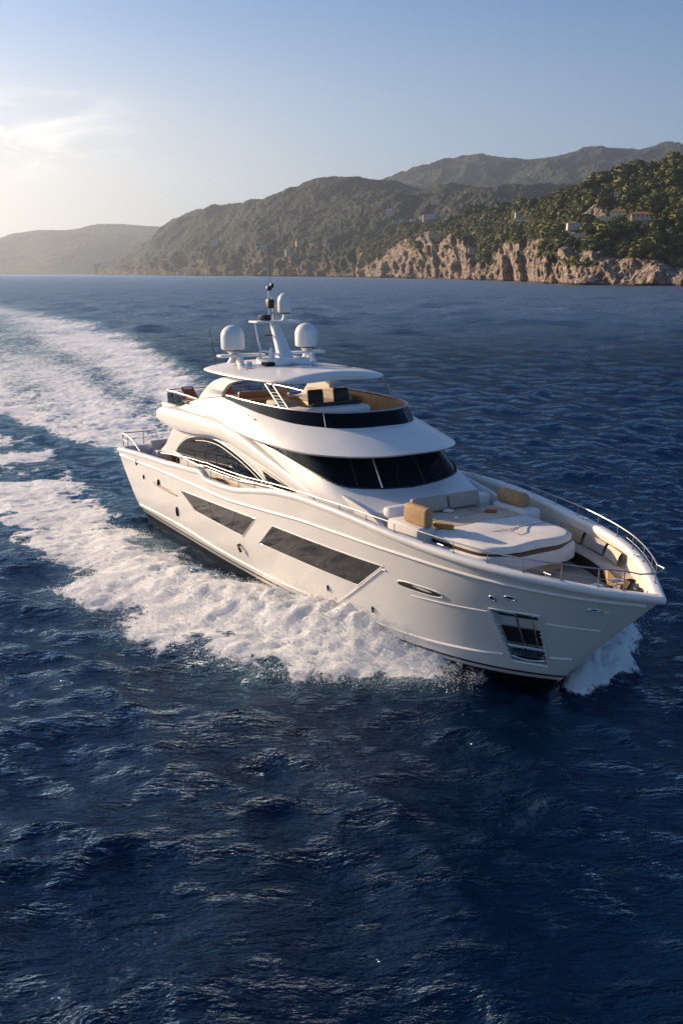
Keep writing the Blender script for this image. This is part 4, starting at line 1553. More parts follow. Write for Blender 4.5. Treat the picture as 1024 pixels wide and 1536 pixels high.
WAKE_POLY = FAR_B + [(-420, 620), (-260, 380), (-120, 190), (-60, 110), (-30, 75), (-26.1, 70.5), (-19.5, 62.5), (-15.4, 57.7), (-13.5, 54.9), (-10.5, 47), (-9.4, 43)]
BOW_POLY = [(6.0, 23.4), (6.5, 24.6), (7.1, 25.9), (8.0, 27.4), (9.1, 28.6), (9.6, 27.9), (9.1, 26.0), (8.3, 24.2), (7.2, 23.2), (6.2, 22.9)]


def poly_sd(px, py, poly):
    """signed distance to a closed polygon, positive inside"""
    d2 = np.full(px.shape, 1e12)
    ins = np.zeros(px.shape, bool)
    n = len(poly)
    for i in range(n):
        ax, ay = poly[i]
        bx_, by_ = poly[(i + 1) % n]
        ex, ey = bx_ - ax, by_ - ay
        wx, wy = px - ax, py - ay
        t = np.clip((wx * ex + wy * ey) / (ex * ex + ey * ey), 0, 1)
        d2 = np.minimum(d2, (wx - ex * t) ** 2 + (wy - ey * t) ** 2)
        c = ((ay > py) != (by_ > py)) & (px < (bx_ - ax) * (py - ay) / (by_ - ay + 1e-12) + ax)
        ins ^= c
    d = np.sqrt(d2)
    return np.where(ins, d, -d)


def line_d(px, py, pl):
    d2 = np.full(px.shape, 1e12)
    along = np.zeros(px.shape)
    s = 0.0
    for i in range(len(pl) - 1):
        ax, ay = pl[i]
        ex, ey = pl[i + 1][0] - ax, pl[i + 1][1] - ay
        L = math.hypot(ex, ey)
        wx, wy = px - ax, py - ay
        t = np.clip((wx * ex + wy * ey) / (ex * ex + ey * ey), 0, 1)
        q = (wx - ex * t) ** 2 + (wy - ey * t) ** 2
        m = q < d2
        along = np.where(m, s + t * L, along)
        d2 = np.minimum(d2, q)
        s += L
    return np.sqrt(d2), along


LANE_A = [(-9.0, 50.0), (-16.2, 81.1), (-20.0, 85.6), (-27.0, 103.0), (-36.2, 123.0), (-49.0, 147.0), (-75.0, 206.0), (-94.0, 252.0), (-150, 350)]
LANE_B = [(-11.5, 52), (-18.5, 67.0), (-22.4, 72.3), (-26.9, 81.1), (-33.4, 97.0), (-45.0, 123.0), (-60.0, 157.0), (-120, 260)]
CREST = [(4.5, 24.9), (3.2, 25.4), (1.6, 26.2), (-.2, 27.3), (-2.2, 28.9), (-4.4, 30.6), (-7.0, 33.5), (-10.5, 39)]


def graded(c0, c1, h, lo, hi, g):
    core = list(np.arange(c0, c1, h))
    up, d = [core[-1]], h
    while up[-1] < hi:
        d *= g
        up.append(up[-1] + d)
    dn, d = [core[0]], h
    while dn[-1] > lo:
        d *= g
        dn.append(dn[-1] - d)
    return np.array(dn[1:][::-1] + core + up[1:])


def foam_fields(X, Y):
    """foam cover, milky aeration and extra height of the disturbed water"""
    near = poly_sd(X, Y, NEAR_POLY)
    wake = poly_sd(X, Y, WAKE_POLY)
    bow = poly_sd(X, Y, BOW_POLY)
    n1 = fbm(X * .55, Y * .55, octs=4)
    n2 = fbm(X * .16 + 7, Y * .16, octs=4)
    fn = sstep(-1.0, 1.5, near + .85 * n1)
    edge_hole = fbm(X * .33 + 31, Y * .33 + 5, octs=3)
    dstern = np.hypot(X + 8, Y - 44)
    calm = sstep(-4, 14, Y - 40) * .12 + sstep(50, 75, Y) * .15
    fn = fn * (1 - np.clip(calm + .50 * sstep(.05, .75, edge_hole + .25 * sstep(38, 60, Y)) * sstep(31, 44, Y), 0, .85))
    wid = 1.0 + dstern * .02
    fw = sstep(-.8, 2.2, (wake / wid + .55 * n2))
    la, aa = line_d(X, Y, LANE_A)
    lb, ab = line_d(X, Y, LANE_B)
    wl = 1.0 + .016 * dstern
    dark = .42 * np.exp(-(la / (wl * 1.7)) ** 2) * sstep(3, 16, aa) + .34 * np.exp(-(lb / (wl * 1.5)) ** 2) * sstep(2, 12, ab)
    edge_white = np.exp(-np.abs(wake) / (2.5 + .03 * dstern))
    age = np.clip(1.1 - dstern / 700, .3, 1)
    fw = fw * np.clip((.95 + .20 * edge_white) * age * (1 - dark) + .16 * n2 * (1 - dark) + .35 * np.exp(-dstern / 14), 0, 1)
    fb = sstep(-.35, .5, bow + .35 * n1)
    foam = np.clip(np.maximum(np.maximum(fn, fw), fb), 0, 1)
    aer = np.clip(sstep(-2, 2, wake) * (1.0 * age) * (.55 + .45 * np.exp(-dstern / 40)), 0, 1)
    aer = np.maximum(aer, .30 * sstep(-1.2, .6, near))
    fine = fbm(X * 2.3 + 5, Y * 2.3, octs=4, gain=.62)
    cd, ca = line_d(X, Y, CREST)
    amp = np.interp(ca, [0, 1.5, 3.5, 6, 9, 13, 20], [.15, .55, .90, .95, .62, .38, .1])
    hump = amp * np.exp(-(cd / 1.25) ** 2)
    lumps = fbm(X * .95, Y * .95 + 3, octs=5, gain=.62)
    hgt = hump * (1 + .12 * lumps + .10 * fine) + fn * (.08 + .06 * lumps + .045 * fine) * sstep(90, 30, Y) + fw * .10 * lumps + .60 * fb * np.exp(-((bow - .8) / .9) ** 2) * (1 + .35 * lumps + .5 * fine)
    ew, _ = line_d(X, Y, FAR_B)
    hgt = hgt + .35 * np.exp(-(ew / (1.5 + .01 * dstern)) ** 2) * sstep(40, 60, Y) * np.clip(1 - dstern / 300, 0, 1)
    return foam, aer, hgt


def make_waves(n, lmin, lmax, seed, slope):
    rg = np.random.default_rng(seed)
    lam = np.exp(rg.uniform(math.log(lmin), math.log(lmax), n))
    th = R(248) + rg.normal(0, .75, n)
    k = 2 * math.pi / lam
    a = slope * math.sqrt(2.0 / n) / k
    return lam, k * np.cos(th), k * np.sin(th), a, rg.uniform(0, 2 * math.pi, n), np.cos(th), np.sin(th)


def build_sea():
    xs_ = graded(-22, 21, .125, -9000, 9000, 1.014)
    ys_ = graded(10, 52, .125, -300, 12000, 1.0095)
    X, Y = np.meshgrid(xs_, ys_, indexing='ij')
    hx = np.gradient(xs_)[:, None] * np.ones_like(X)
    hy = np.gradient(ys_)[None, :] * np.ones_like(Y)
    sp = np.maximum(hx, hy)
    x, y, spf = X.ravel(), Y.ravel(), sp.ravel()
    Z = np.zeros_like(x)
    DX = np.zeros_like(x)
    DY = np.zeros_like(x)
    gust = .75 + .5 * np.clip(fbm(x * .02, y * .02, octs=2) + .4, 0, 1)
    lam, kx, ky, a, ph, cx_, cy_ = make_waves(120, .50, 7.0, 5, .19)
    for i in range(len(lam)):
        ok = spf < lam[i] * .30
        w = np.clip((lam[i] * .30 - spf[ok]) / (lam[i] * .12), 0, 1) * gust[ok]
        p = kx[i] * x[ok] + ky[i] * y[ok] + ph[i]
        Z[ok] += a[i] * w * np.cos(p)
        s = .85 * a[i] * w * np.sin(p)
        DX[ok] -= cx_[i] * s
        DY[ok] -= cy_[i] * s
    # a longer sea runs farther out, clear of the lee of the boat
    lam, kx, ky, a, ph, cx_, cy_ = make_waves(60, 4.0, 30.0, 9, .15)
    far_w = sstep(60, 170, np.hypot(x, y - 30))
    for i in range(len(lam)):
        ok = (spf < lam[i] * .30) & (far_w > 0)
        w = np.clip((lam[i] * .30 - spf[ok]) / (lam[i] * .12), 0, 1) * far_w[ok]
        p = kx[i] * x[ok] + ky[i] * y[ok] + ph[i]
        Z[ok] += a[i] * w * np.cos(p)
        s = .85 * a[i] * w * np.sin(p)
        DX[ok] -= cx_[i] * s
        DY[ok] -= cy_[i] * s
    foam = np.zeros_like(x)
    aer = np.zeros_like(x)
    hgt = np.zeros_like(x)
    m = (x > -430) & (x < 14) & (y > 18) & (y < 640)
    foam[m], aer[m], hgt[m] = foam_fields(x[m], y[m])
    damp = 1 - .55 * foam
    V = np.stack([x + DX * damp, y + DY * damp, Z * damp + hgt], 1)
    o = np_mesh('sea', V, grid_faces(len(xs_), len(ys_)), sea_material())
    for nm, arr in (('foam', foam), ('aeration', aer)):
        at = o.data.attributes.new(nm, 'FLOAT', 'POINT')
        at.data.foreach_set('value', arr.astype(np.float32))
    o['kind'] = 'structure'
    return o


def sea_material():
    m, nt, out = new_mat('sea_water')
    tc = nt.node('ShaderNodeTexCoord').outputs['Object']
    body = nt.node('ShaderNodeBsdfDiffuse')
    gl = nt.node('ShaderNodeBsdfGlossy')
    gl.inputs['Color'].default_value = (.74, .90, 1.0, 1)
    fr = nt.node('ShaderNodeFresnel')
    fr.inputs['IOR'].default_value = 1.333
    w = nt.node('ShaderNodeMixShader')
    nt.l.new(fr.outputs[0], w.inputs[0])
    nt.l.new(body.outputs[0], w.inputs[1])
    nt.l.new(gl.outputs[0], w.inputs[2])
    aer = nt.node('ShaderNodeAttribute', attribute_name='aeration').outputs['Fac']
    foam = nt.node('ShaderNodeAttribute', attribute_name='foam').outputs['Fac']
    an = nt.noise(nt.mapping(tc, (.25, .25, .25)), 1.0, 5.0, 0.6)
    aerf = nt.math('MULTIPLY', aer, nt.range(an, .35, .7, .35, 1.0))
    nt.set(body, 'Color', nt.mix(aerf, (0.0008, 0.0100, 0.034, 1), (0.16, 0.34, 0.35, 1)))
    # ripples smaller than the mesh carries
    n1 = nt.noise(nt.mapping(tc, (.85, 1.8, 1), (0, 0, R(8))), 0.55, 6.0, 0.58, .3)
    n2 = nt.noise(nt.mapping(tc, (.8, 2.0, 1), (0, 0, R(14))), 2.4, 5.0, 0.6, .4)
    n3 = nt.noise(nt.mapping(tc, (1.0, 1.4, 1), (0, 0, R(-35))), 0.09, 4.0, 0.6)
    cd = nt.node('ShaderNodeNewGeometry').outputs['Position']
    r = nt.vmath('LENGTH', nt.vmath('SUBTRACT', cd, (0, 40, 0)))
    nt.set(gl, 'Roughness', nt.range(r, 15, 260, .05, .36, smooth=False))
    near_f = nt.range(r, 40, 260, 1.0, 0.0)
    def crest(n):      # rounded troughs, sharper crests
        return nt.math('SUBTRACT', 1.0, nt.math('ABSOLUTE', nt.math('MULTIPLY_ADD', n, 2.0, -1.0)))
    n5 = nt.noise(nt.mapping(tc, (1.0, 1.5, 1), (0, 0, R(-12))), 0.22, 6.0, 0.6)
    far_f = nt.range(r, 25, 90, 0.0, 1.0)
    nt.set(gl, 'Color', nt.mix(nt.range(r, 30, 140), (.58, .78, 1.0, 1), (.74, .90, 1.0, 1)))
    nt.set(fr, 'IOR', nt.range(r, 40, 220, 1.333, 1.62))
    b = nt.bump(nt.math('MULTIPLY', crest(n3), nt.range(r, 60, 200, 0, 1)), 1.0, .7)
    b = nt.bump(nt.math('MULTIPLY', crest(n5), far_f), 1.0, .75, b)
    b = nt.bump(nt.math('MULTIPLY', crest(n1), nt.range(r, 15, 90, .22, .42)), 1.0, .85, b)
    b = nt.bump(nt.math('MULTIPLY', n2, near_f), 1.0, .10, b)
    n6 = nt.noise(nt.mapping(tc, (.8, 2.1, 1), (0, 0, R(20))), 6.5, 3.0, 0.55)
    b = nt.bump(nt.math('MULTIPLY', n6, near_f), 1.0, .026, b)
    nt.set(gl, 'Normal', b)
    nt.set(fr, 'Normal', b)
    nt.set(body, 'Normal', b)
    # foam: lumpy white where cover is full, broken into lace where it is thin
    fn1 = nt.noise(tc, 1.1, 9.0, 0.66, .6)
    warp = nt.vmath('ADD', tc, nt.vmath('MULTIPLY', nt.noise(tc, .9, 4, .6, col=True), (1.1, 1.1, 1.1)))
    lace = nt.math('SUBTRACT', 1.0, nt.range(nt.voro(warp, 1.15, 'DISTANCE_TO_EDGE'), 0.0, 0.22))
    lace2 = nt.math('SUBTRACT', 1.0, nt.range(nt.voro(warp, 3.4, 'DISTANCE_TO_EDGE'), 0.0, 0.2))
    # long streaks drawn out along the wake
    st = nt.noise(nt.mapping(tc, (.75, .10, .4), (0, 0, R(-24))), 1.0, 6.0, .62, .5)
    pat = nt.math('ADD', nt.math('MULTIPLY', fn1, .56), nt.math('MULTIPLY', st, .44))
    pat = nt.math('ADD', pat, nt.math('MULTIPLY', nt.math('MAXIMUM', nt.math('MULTIPLY', lace, .8), nt.math('MULTIPLY', lace2, .55)), .19))
    thr = nt.math('SUBTRACT', .95, nt.math('MULTIPLY', foam, .61))
    veil = nt.range(r, 25, 90, 0.0, .13)
    mask = nt.range(nt.math('SUBTRACT', pat, thr), nt.math('SUBTRACT', -.04, veil), nt.math('ADD', .09, veil))
    mask = nt.math('MULTIPLY', mask, nt.range(foam, .02, .15))
    fd = nt.node('ShaderNodeBsdfPrincipled')
    fd.inputs['Base Color'].default_value = (0.95, 0.95, 0.95, 1)
    fd.inputs['Roughness'].default_value = 0.75
    fd.inputs['Specular IOR Level'].default_value = 0.3
    fd.inputs['Subsurface Weight'].default_value = 0.45
    fd.inputs['Subsurface Radius'].default_value = (1.0, 1.0, 1.0)
    fd.inputs['Subsurface Scale'].default_value = 0.05
    fbm1 = nt.noise(tc, 4.2, 9.0, 0.78, .3)
    nt.set(fd, 'Normal', nt.bump(nt.math('ADD', fbm1, nt.math('MULTIPLY', mask, .35)), .9, .17))
    mx = nt.node('ShaderNodeMixShader')
    nt.l.new(mask, mx.inputs[0])
    nt.l.new(w.outputs[0], mx.inputs[1])
    nt.l.new(fd.outputs[0], mx.inputs[2])
    nt.l.new(mx.outputs[0], out.inputs['Surface'])
    return m


sea = build_sea()

# ------------------------------------------------------------------ spray
M_SPRAY = pbr('spray_white', (0.86, 0.87, 0.88), 0.6)


def build_spray():
    """drops and clots of white water thrown up along the bow wave, on both sides of the bow"""
    rg = np.random.default_rng(21)
    bm = bmesh.new()
    bm.free()
    bv = np.array([(1, 0, 0), (-1, 0, 0), (0, 1, 0), (0, -1, 0), (0, 0, 1), (0, 0, -1)], float)
    bf = np.array([(0, 2, 4), (2, 1, 4), (1, 3, 4), (3, 0, 4), (2, 0, 5), (1, 2, 5), (3, 1, 5), (0, 3, 5)])
    pts, rad = [], []
    C = smooth_path([(p[0], p[1], 0) for p in CREST], 20)
    n = 120000
    k = rg.beta(1.5, 2.2, n) * (len(C) - 1)
    i = np.clip(k.astype(int), 0, len(C) - 2)
    base = C[i] + (C[i + 1] - C[i]) * (k - i)[:, None]
    t = C[i + 1] - C[i]
    t /= np.linalg.norm(t, axis=1)[:, None]
    nrm = np.stack([-t[:, 1], t[:, 0]], 1)
    nrm[nrm[:, 1] > 0] *= -1                     # outward, away from the hull
    off = rg.normal(.55, .85, n)
    up = np.abs(rg.normal(0, .38, n)) * np.exp(-((off - .2) / 1.6) ** 2)
    amp = np.interp(k / (len(C) - 1), [0, .08, .25, .5, .75, 1], [.12, .75, 1.15, .95, .5, .2])
    P = np.stack([base[:, 0] + nrm[:, 0] * off, base[:, 1] + nrm[:, 1] * off, amp * (.15 + .65 * np.exp(-(off / 1.25) ** 2)) + up * amp], 1)
    cl_ = fbm(P[:, 0] * 2.2, P[:, 1] * 2.2, P[:, 2] * 2.2, 3, .6)
    P = P[cl_ > rg.normal(.12, .16, n)]
    pts.append(P)
    rad.append(np.exp(rg.normal(math.log(.0060), .5, len(P))))
    B = np.array(BOW_POLY)
    n = 26000
    u = rg.random(n)
    P = np.stack([6.3 + 2.9 * u + rg.normal(0, .25, n), 23.6 + 4.6 * u + rg.normal(-.3, .45, n), .15 + np.abs(rg.normal(0, .45, n)) * (1.1 - .4 * u)], 1)
    cl_ = fbm(P[:, 0] * 2.2, P[:, 1] * 2.2, P[:, 2] * 2.2, 3, .6)
    P = P[cl_ > rg.normal(.05, .16, n)]
    pts.append(P)
    rad.append(np.exp(rg.normal(math.log(.0065), .5, len(P))))
    # stray drops ahead of the foam edge
    n = 5000
    E_ = np.array(NEAR_OUT[9:], float)
    j = rg.integers(0, len(E_) - 1, n)
    w = rg.random(n)[:, None]
    q = E_[j] * (1 - w) + E_[j + 1] * w
    P = np.stack([q[:, 0] + rg.normal(0, .35, n), q[:, 1] - np.abs(rg.normal(0, .35, n)) + .15, .1 + np.abs(rg.normal(0, .18, n))], 1)
    pts.append(P)
    rad.append(np.exp(rg.normal(math.log(.0055), .5, n)))
    # broken clots and beads lying all over the near foam
    n = 150000
    X_, Y_ = rg.uniform(-14, 4.2, n), rg.uniform(23.2, 42, n)
    fo, _, hg = foam_fields(X_, Y_)
    cl_ = fbm(X_ * 1.6, Y_ * 1.6, octs=4, gain=.6)
    ok = (fo > .35) & (cl_ > rg.normal(-.05, .2, n)) & (rg.random(n) < sstep(42, 30, Y_) + .15)
    P = np.stack([X_[ok], Y_[ok], hg[ok] + np.abs(rg.normal(0, .05, ok.sum()))], 1)
    pts.append(P)
    rad.append(np.exp(rg.normal(math.log(.0085), .55, len(P))))
    P = np.vstack(pts)
    r = np.clip(np.concatenate(rad), .003, .020)
    sc = r[:, None] * rg.uniform(.7, 1.4, (len(r), 3))
    V = (P[:, None, :] + bv[None] * sc[:, None, :]).reshape(-1, 3)
    Fq = (bf[None] + (np.arange(len(P)) * len(bv))[:, None, None]).reshape(-1, 3)
    o = np_mesh('spray', V, Fq, M_SPRAY)
    o['kind'] = 'stuff'
    o['label'] = 'fine white spray flying off the bow wave beside the hull'


build_spray()

# ------------------------------------------------------------------ the coast
SP_, CP_ = math.sin(PITCH), math.cos(PITCH)


def bearing_pt(px, py, dist):
    """survey point: bearing and elevation angle read off the photograph, at a distance ahead in metres"""
    a, b = (px - 512) / F_PX, (768 - py) / F_PX
    d = np.stack([a, CP_ + b * SP_, -SP_ + b * CP_], -1)
    t = dist / d[..., 1]
    return np.stack([d[..., 0] * t, d[..., 1] * t, CAM_H + d[..., 2] * t], -1)


def land_material(name, rock_a, rock_b, veg_a, veg_b, dry, vscale, strata=True):
    m, nt, out = new_mat(name)
    p = nt.node('ShaderNodeBsdfPrincipled')
    nt.l.new(p.outputs[0], out.inputs['Surface'])
    tc = nt.node('ShaderNodeTexCoord').outputs['Object']
    rock = nt.node('ShaderNodeAttribute', attribute_name='rock').outputs['Fac']
    n1 = nt.noise(tc, .035 * vscale, 8.0, .62)
    n2 = nt.noise(nt.mapping(tc, (1, 1, .75), (.5, .2, 0)), .085 * vscale, 9.0, .68, 1.2)
    n3 = nt.noise(tc, .012 * vscale, 5.0, .6)
    n4 = nt.noise(tc, .28 * vscale, 4.0, .6)
    veg = nt.mix(nt.range(n1, .35, .65), veg_a, veg_b)
    veg = nt.mix(nt.math('MULTIPLY', nt.range(n4, .55, .75), .5), veg, tuple(x * 1.5 for x in veg_b[:3]) + (1,))
    veg = nt.mix(nt.math('MULTIPLY', nt.range(n3, .56, .72), .7), veg, dry)
    rk = nt.mix(nt.range(n2, .32, .68), rock_a, rock_b)
    rk = nt.mix(nt.math('MULTIPLY', nt.range(n1, .54, .70), .7), rk, (.22, .135, .06, 1))
    wet = nt.node('ShaderNodeSeparateXYZ', ins={0: tc}).outputs[2]
    rk = nt.mix(nt.math('MULTIPLY', nt.range(nt.math('ADD', wet, nt.math('MULTIPLY', n1, -4.0)), 1.2, -.8), .8), rk, (.05, .042, .035, 1))
    rk = nt.mix(nt.math('MULTIPLY', nt.range(n4, .58, .70), .6), rk, (.10, .085, .075, 1))
    ck = nt.voro(nt.vmath('ADD', nt.mapping(tc, (1, 1, .7), (.35, .25, .3)), nt.vmath('MULTIPLY', nt.noise(tc, .06 * vscale, 5, .65, col=True), (14 / vscale,) * 3)), .085 * vscale, 'DISTANCE_TO_EDGE')
    crack = nt.range(ck, 0.0, .10)
    rk = nt.mix(crack, (.085, .07, .06, 1), rk)
    f = nt.range(nt.math('ADD', rock, nt.math('MULTIPLY', nt.math('SUBTRACT', n1, .5), 1.1)), .40, .60)
    nt.set(p, 'Base Color', nt.mix(f, veg, rk))
    p.inputs['Roughness'].default_value = .9
    p.inputs['Specular IOR Level'].default_value = .15
    vo = nt.math('SUBTRACT', 1.0, nt.voro(nt.vmath('ADD', tc, nt.vmath('MULTIPLY', nt.noise(tc, .05 * vscale, 3, .6, col=True), (12 / vscale,) * 3)), .115 * vscale))
    h = nt.math('ADD', nt.math('MULTIPLY', nt.math('ADD', n2, nt.math('MULTIPLY', nt.range(ck, 0, .3), .55)), nt.math('MULTIPLY', f, 1.1)), nt.math('MULTIPLY', vo, nt.math('SUBTRACT', 1.0, f)))
    nt.set(p, 'Normal', nt.bump(h, 1.0, 5.0 / vscale))
    return m


def land(name, px0, px1, nu, nv, rows, mat, spur=(0, 300), gully=(0, 40), canopy=(0, 10), seed=0, rock_rows=(1, 2), patch=.0, back=1.25, cover=-.9):
    """a hillside through survey rows: each row = (v, [(px, py)...], [(px, dist)...]), shore first, ridge last"""
    px = np.linspace(px0, px1, nu)
    vs = np.array([r[0] for r in rows])
    W = []
    for v, pyl, dl in rows:
        py = pchip(px, [q[0] for q in pyl], [q[1] for q in pyl])
        d = pchip(px, [q[0] for q in dl], [q[1] for q in dl])
        W.append(bearing_pt(px, py, d))
    last = W[-1].copy()
    last[:, 1] = last[:, 1] * back
    last[:, 0] = last[:, 0] * back
    last[:, 2] = -20
    W.append(last)
    vs = np.append(vs, 1.25)
    W = np.array(W)
    W[0, :, 2] = -1.5
    v = np.concatenate([np.linspace(0, 1, nv), np.linspace(1.02, 1.25, 10)])
    k = np.clip(np.searchsorted(vs, v, side='right') - 1, 0, len(vs) - 2)
    t = ((v - vs[k]) / (vs[k + 1] - vs[k]))[:, None, None]
    P = W[k] * (1 - t) + W[k + 1] * t                      # (v, u, 3)
    X, Y, Z = P[..., 0].copy(), P[..., 1].copy(), P[..., 2].copy()
    vv = np.repeat(v[:, None], nu, 1)
    inland = sstep(rows[1][0], rows[1][0] + .25, vv) * sstep(1.15, 1.0, vv)
    if spur[0]:
        s = spur[1]
        n = fbm(X / s + seed, Y / s, octs=5, gain=.5, ridged=True) - .55
        fade = inland * (1 - .75 * sstep(.8, 1.0, vv))
        Z = Z + spur[0] * n * fade
        Y = Y - spur[0] * .6 * n * fade
    cl = sstep(-.02, .02, vv) * (1 - sstep(rows[rock_rows[1]][0], rows[rock_rows[1]][0] + .12, vv))
    if gully[0]:
        s = gully[1]
        arc = np.concatenate([[0], np.cumsum(np.hypot(np.diff(W[0, :, 0]), np.diff(W[0, :, 1])))])[None, :] + 0 * Z
        n = fbm(arc / s + seed * 3 + Z / (s * 1.5), Z / (s * .9) + 4, octs=4, gain=.55, ridged=True)
        big = fbm(arc / (s * 2.6) + seed, Z / (s * 6) + 2, octs=3)
        g = gully[0]
        rough = fbm(arc / (s * .33) + 9, Z / (s * .28), (Y + X) / (s * .4), octs=5, gain=.6)
        inl = np.array([[.35, .94]])
        push = g * cl * (1.0 * (n - .3) + 1.8 * big + .38 * rough)
        Y = Y - push * .94
        X = X - push * .35
        Z = Z + g * .20 * cl * sstep(0, .05, vv) * (fbm(arc / (s * .6), Z / s + 20, octs=4) + .6 * rough)
    if canopy[0]:
        s = canopy[1]
        c = np.abs(perlin(X / s + seed, Y / s)) + .5 * np.abs(perlin(X / s * 1.9, Y / s * 1.9 + seed))
        Z = Z + canopy[0] * (1.0 - c * 1.6) * sstep(rows[rock_rows[1]][0] - .02, rows[rock_rows[1]][0] + .05, vv) * sstep(1.2, 1.02, vv)
    rock = cl * sstep(cover, cover + .45, fbm(arc / 210 + 3 * seed, Z / 38, octs=5, gain=.6) + 1.1 * (1 - vv / rows[rock_rows[1]][0]) ) if rock_rows[1] else cl * 0
    if patch:
        pn = fbm(X / 55 + seed, Y / 55, Z / 55, octs=4)
        rock = np.maximum(rock, sstep(1 - patch, 1.25 - patch, pn + .5) * sstep(1.0, .5, vv) * .95)
    Z[0] = -1.5
    V = np.stack([X, Y, Z], -1)
    o = np_mesh(name, V.reshape(-1, 3), grid_faces(V.shape[0], V.shape[1])[:, ::-1], mat)
    at = o.data.attributes.new('rock', 'FLOAT', 'POINT')
    at.data.foreach_set('value', rock.ravel().astype(np.float32))
    o['kind'] = 'structure'
    return o, V, v, rock


ROCK_A, ROCK_B = (.24, .185, .145, 1), (.54, .43, .335, 1)
M_HEAD = land_material('headland_ground', ROCK_A, ROCK_B, (.040, .050, .016, 1), (.085, .088, .028, 1), (.20, .155, .07, 1), 1.0)
M_HILL = land_material('hill_ground', (.12, .095, .075, 1), (.24, .185, .14, 1), (.014, .027, .018, 1), (.034, .047, .027, 1), (.10, .085, .045, 1), .45)
M_FAR = land_material('far_hill_ground', (.10, .085, .07, 1), (.19, .155, .125, 1), (.026, .033, .015, 1), (.046, .050, .022, 1), (.10, .08, .05, 1), .25)

# the near headland on the right
dA = [(500, 3000), (560, 2600), (590, 2350), (640, 2050), (690, 1800), (740, 1500), (800, 1180), (850, 1010), (900, 950), (960, 900), (1024, 860), (1180, 800)]
off = lambda l, k: [(a, b + k) for a, b in l]
headland, HV, Hv, Hrock = land('headland', 535, 1560, 880, 230, [
    (0.0, [(535, 415.6), (560, 415.8), (590, 416.4), (640, 417.2), (690, 418.2), (740, 420), (800, 423), (850, 425), (900, 426), (960, 427), (1024, 428), (1180, 429)], dA),
    (0.10, [(535, 411), (560, 410), (590, 400), (640, 396), (690, 398), (740, 408), (765, 398), (800, 402), (850, 404), (905, 402), (960, 404), (1024, 408), (1180, 410)], off(dA, 26)),
    (0.24, [(535, 402), (575, 396), (590, 384), (612, 368), (657, 361), (697, 366), (716, 388), (735, 396), (752, 376), (768, 366), (790, 380), (815, 388), (840, 383), (870, 374), (905, 369), (940, 370), (980, 386), (1024, 388), (1180, 385)], off(dA, 80)),
    (0.45, [(535, 388), (575, 380), (612, 358), (657, 352), (700, 353), (740, 360), (780, 352), (820, 356), (860, 352), (905, 345), (950, 340), (1000, 346), (1024, 346), (1180, 340)], off(dA, 160)),
    (0.72, [(535, 376), (575, 368), (612, 352), (657, 346), (700, 340), (740, 338), (780, 328), (820, 320), (860, 312), (905, 305), (950, 298), (1000, 292), (1024, 290), (1180, 275)], off(dA, 240)),
    (1.0, [(535, 370), (575, 362), (612, 350), (650, 343), (700, 331), (740, 322), (770, 315), (800, 309), (850, 296), (900, 280), (950, 261), (1000, 249), (1024, 244), (1180, 210)], off(dA, 380))],
    M_HEAD, spur=(16, 170), gully=(30, 130), canopy=(1.2, 7), seed=3, patch=.16, cover=-.30)

# the long wooded hill in the middle and the ridges behind it
dB = [(120, 7600), (180, 6600), (250, 5000), (350, 4000), (430, 3500), (510, 3100), (590, 2850), (700, 2700), (860, 2600)]
hill, BV, Bv, Brock = land('wooded_hill', 150, 860, 640, 240, [
    (0.0, [(150, 412), (250, 412.5), (350, 413), (430, 413.6), (510, 414.1), (590, 414.6), (860, 415)], dB),
    (0.10, [(150, 411), (200, 409), (250, 407), (300, 402), (350, 406), (400, 400), (450, 404), (510, 406), (560, 402), (860, 404)], off(dB, 40)),
    (0.22, [(150, 410), (200, 405), (250, 400), (275, 396), (300, 387), (330, 392), (355, 394), (375, 379), (400, 371), (440, 376), (480, 384), (520, 383), (545, 374), (570, 368), (600, 380), (860, 380)], off(dB, 120)),
    (0.45, [(150, 409), (200, 396), (235, 384), (275, 378), (330, 372), (375, 362), (430, 356), (500, 350), (560, 342), (620, 334), (700, 326), (860, 322)], off(dB, 420)),
    (0.72, [(150, 408.5), (200, 388), (235, 362), (270, 348), (330, 338), (400, 326), (480, 308), (540, 306), (620, 312), (700, 310), (860, 312)], off(dB, 950)),
    (1.0, [(150, 408), (180, 398), (200, 386), (215, 374), (235, 351), (250, 338), (265, 329), (300, 318), (345, 310), (400, 300), (420, 295), (440, 285), (465, 273), (490, 269), (530, 271), (560, 273), (600, 280), (650, 289), (720, 297), (860, 305)], off(dB, 1500))],
    M_HILL, spur=(60, 620), gully=(45, 190), canopy=(7, 17), seed=11, patch=.06, cover=.0)
dC = [(500, 7400), (700, 7000), (860, 6600), (1200, 6200)]
ridge, CV, _, _ = land('mountain_ridge', 500, 1600, 760, 150, [
    (0.0, [(500, 350), (1190, 350)], off(dC, -1600)),
    (0.15, [(500, 330), (620, 318), (700, 312), (800, 310), (1190, 300)], off(dC, -1300)),
    (0.4, [(500, 312), (620, 296), (700, 285), (780, 288), (860, 284), (940, 270), (1190, 262)], off(dC, -900)),
    (0.7, [(500, 300), (600, 282), (660, 270), (715, 258), (770, 266), (830, 259), (900, 250), (960, 250), (1190, 240)], off(dC, -400)),
    (1.0, [(500, 292), (540, 283), (570, 275), (600, 266), (650, 256), (690, 246), (715, 240), (740, 242), (765, 247), (785, 245), (800, 243), (840, 236), (880, 229), (930, 226), (960, 228), (1000, 224), (1024, 223), (1190, 212)], dC)],
    M_HILL, spur=(85, 800), gully=(0, 100), canopy=(8, 20), seed=23, rock_rows=(0, 0))
dD = [(-260, 9000), (100, 9000), (300, 9000), (420, 9300)]
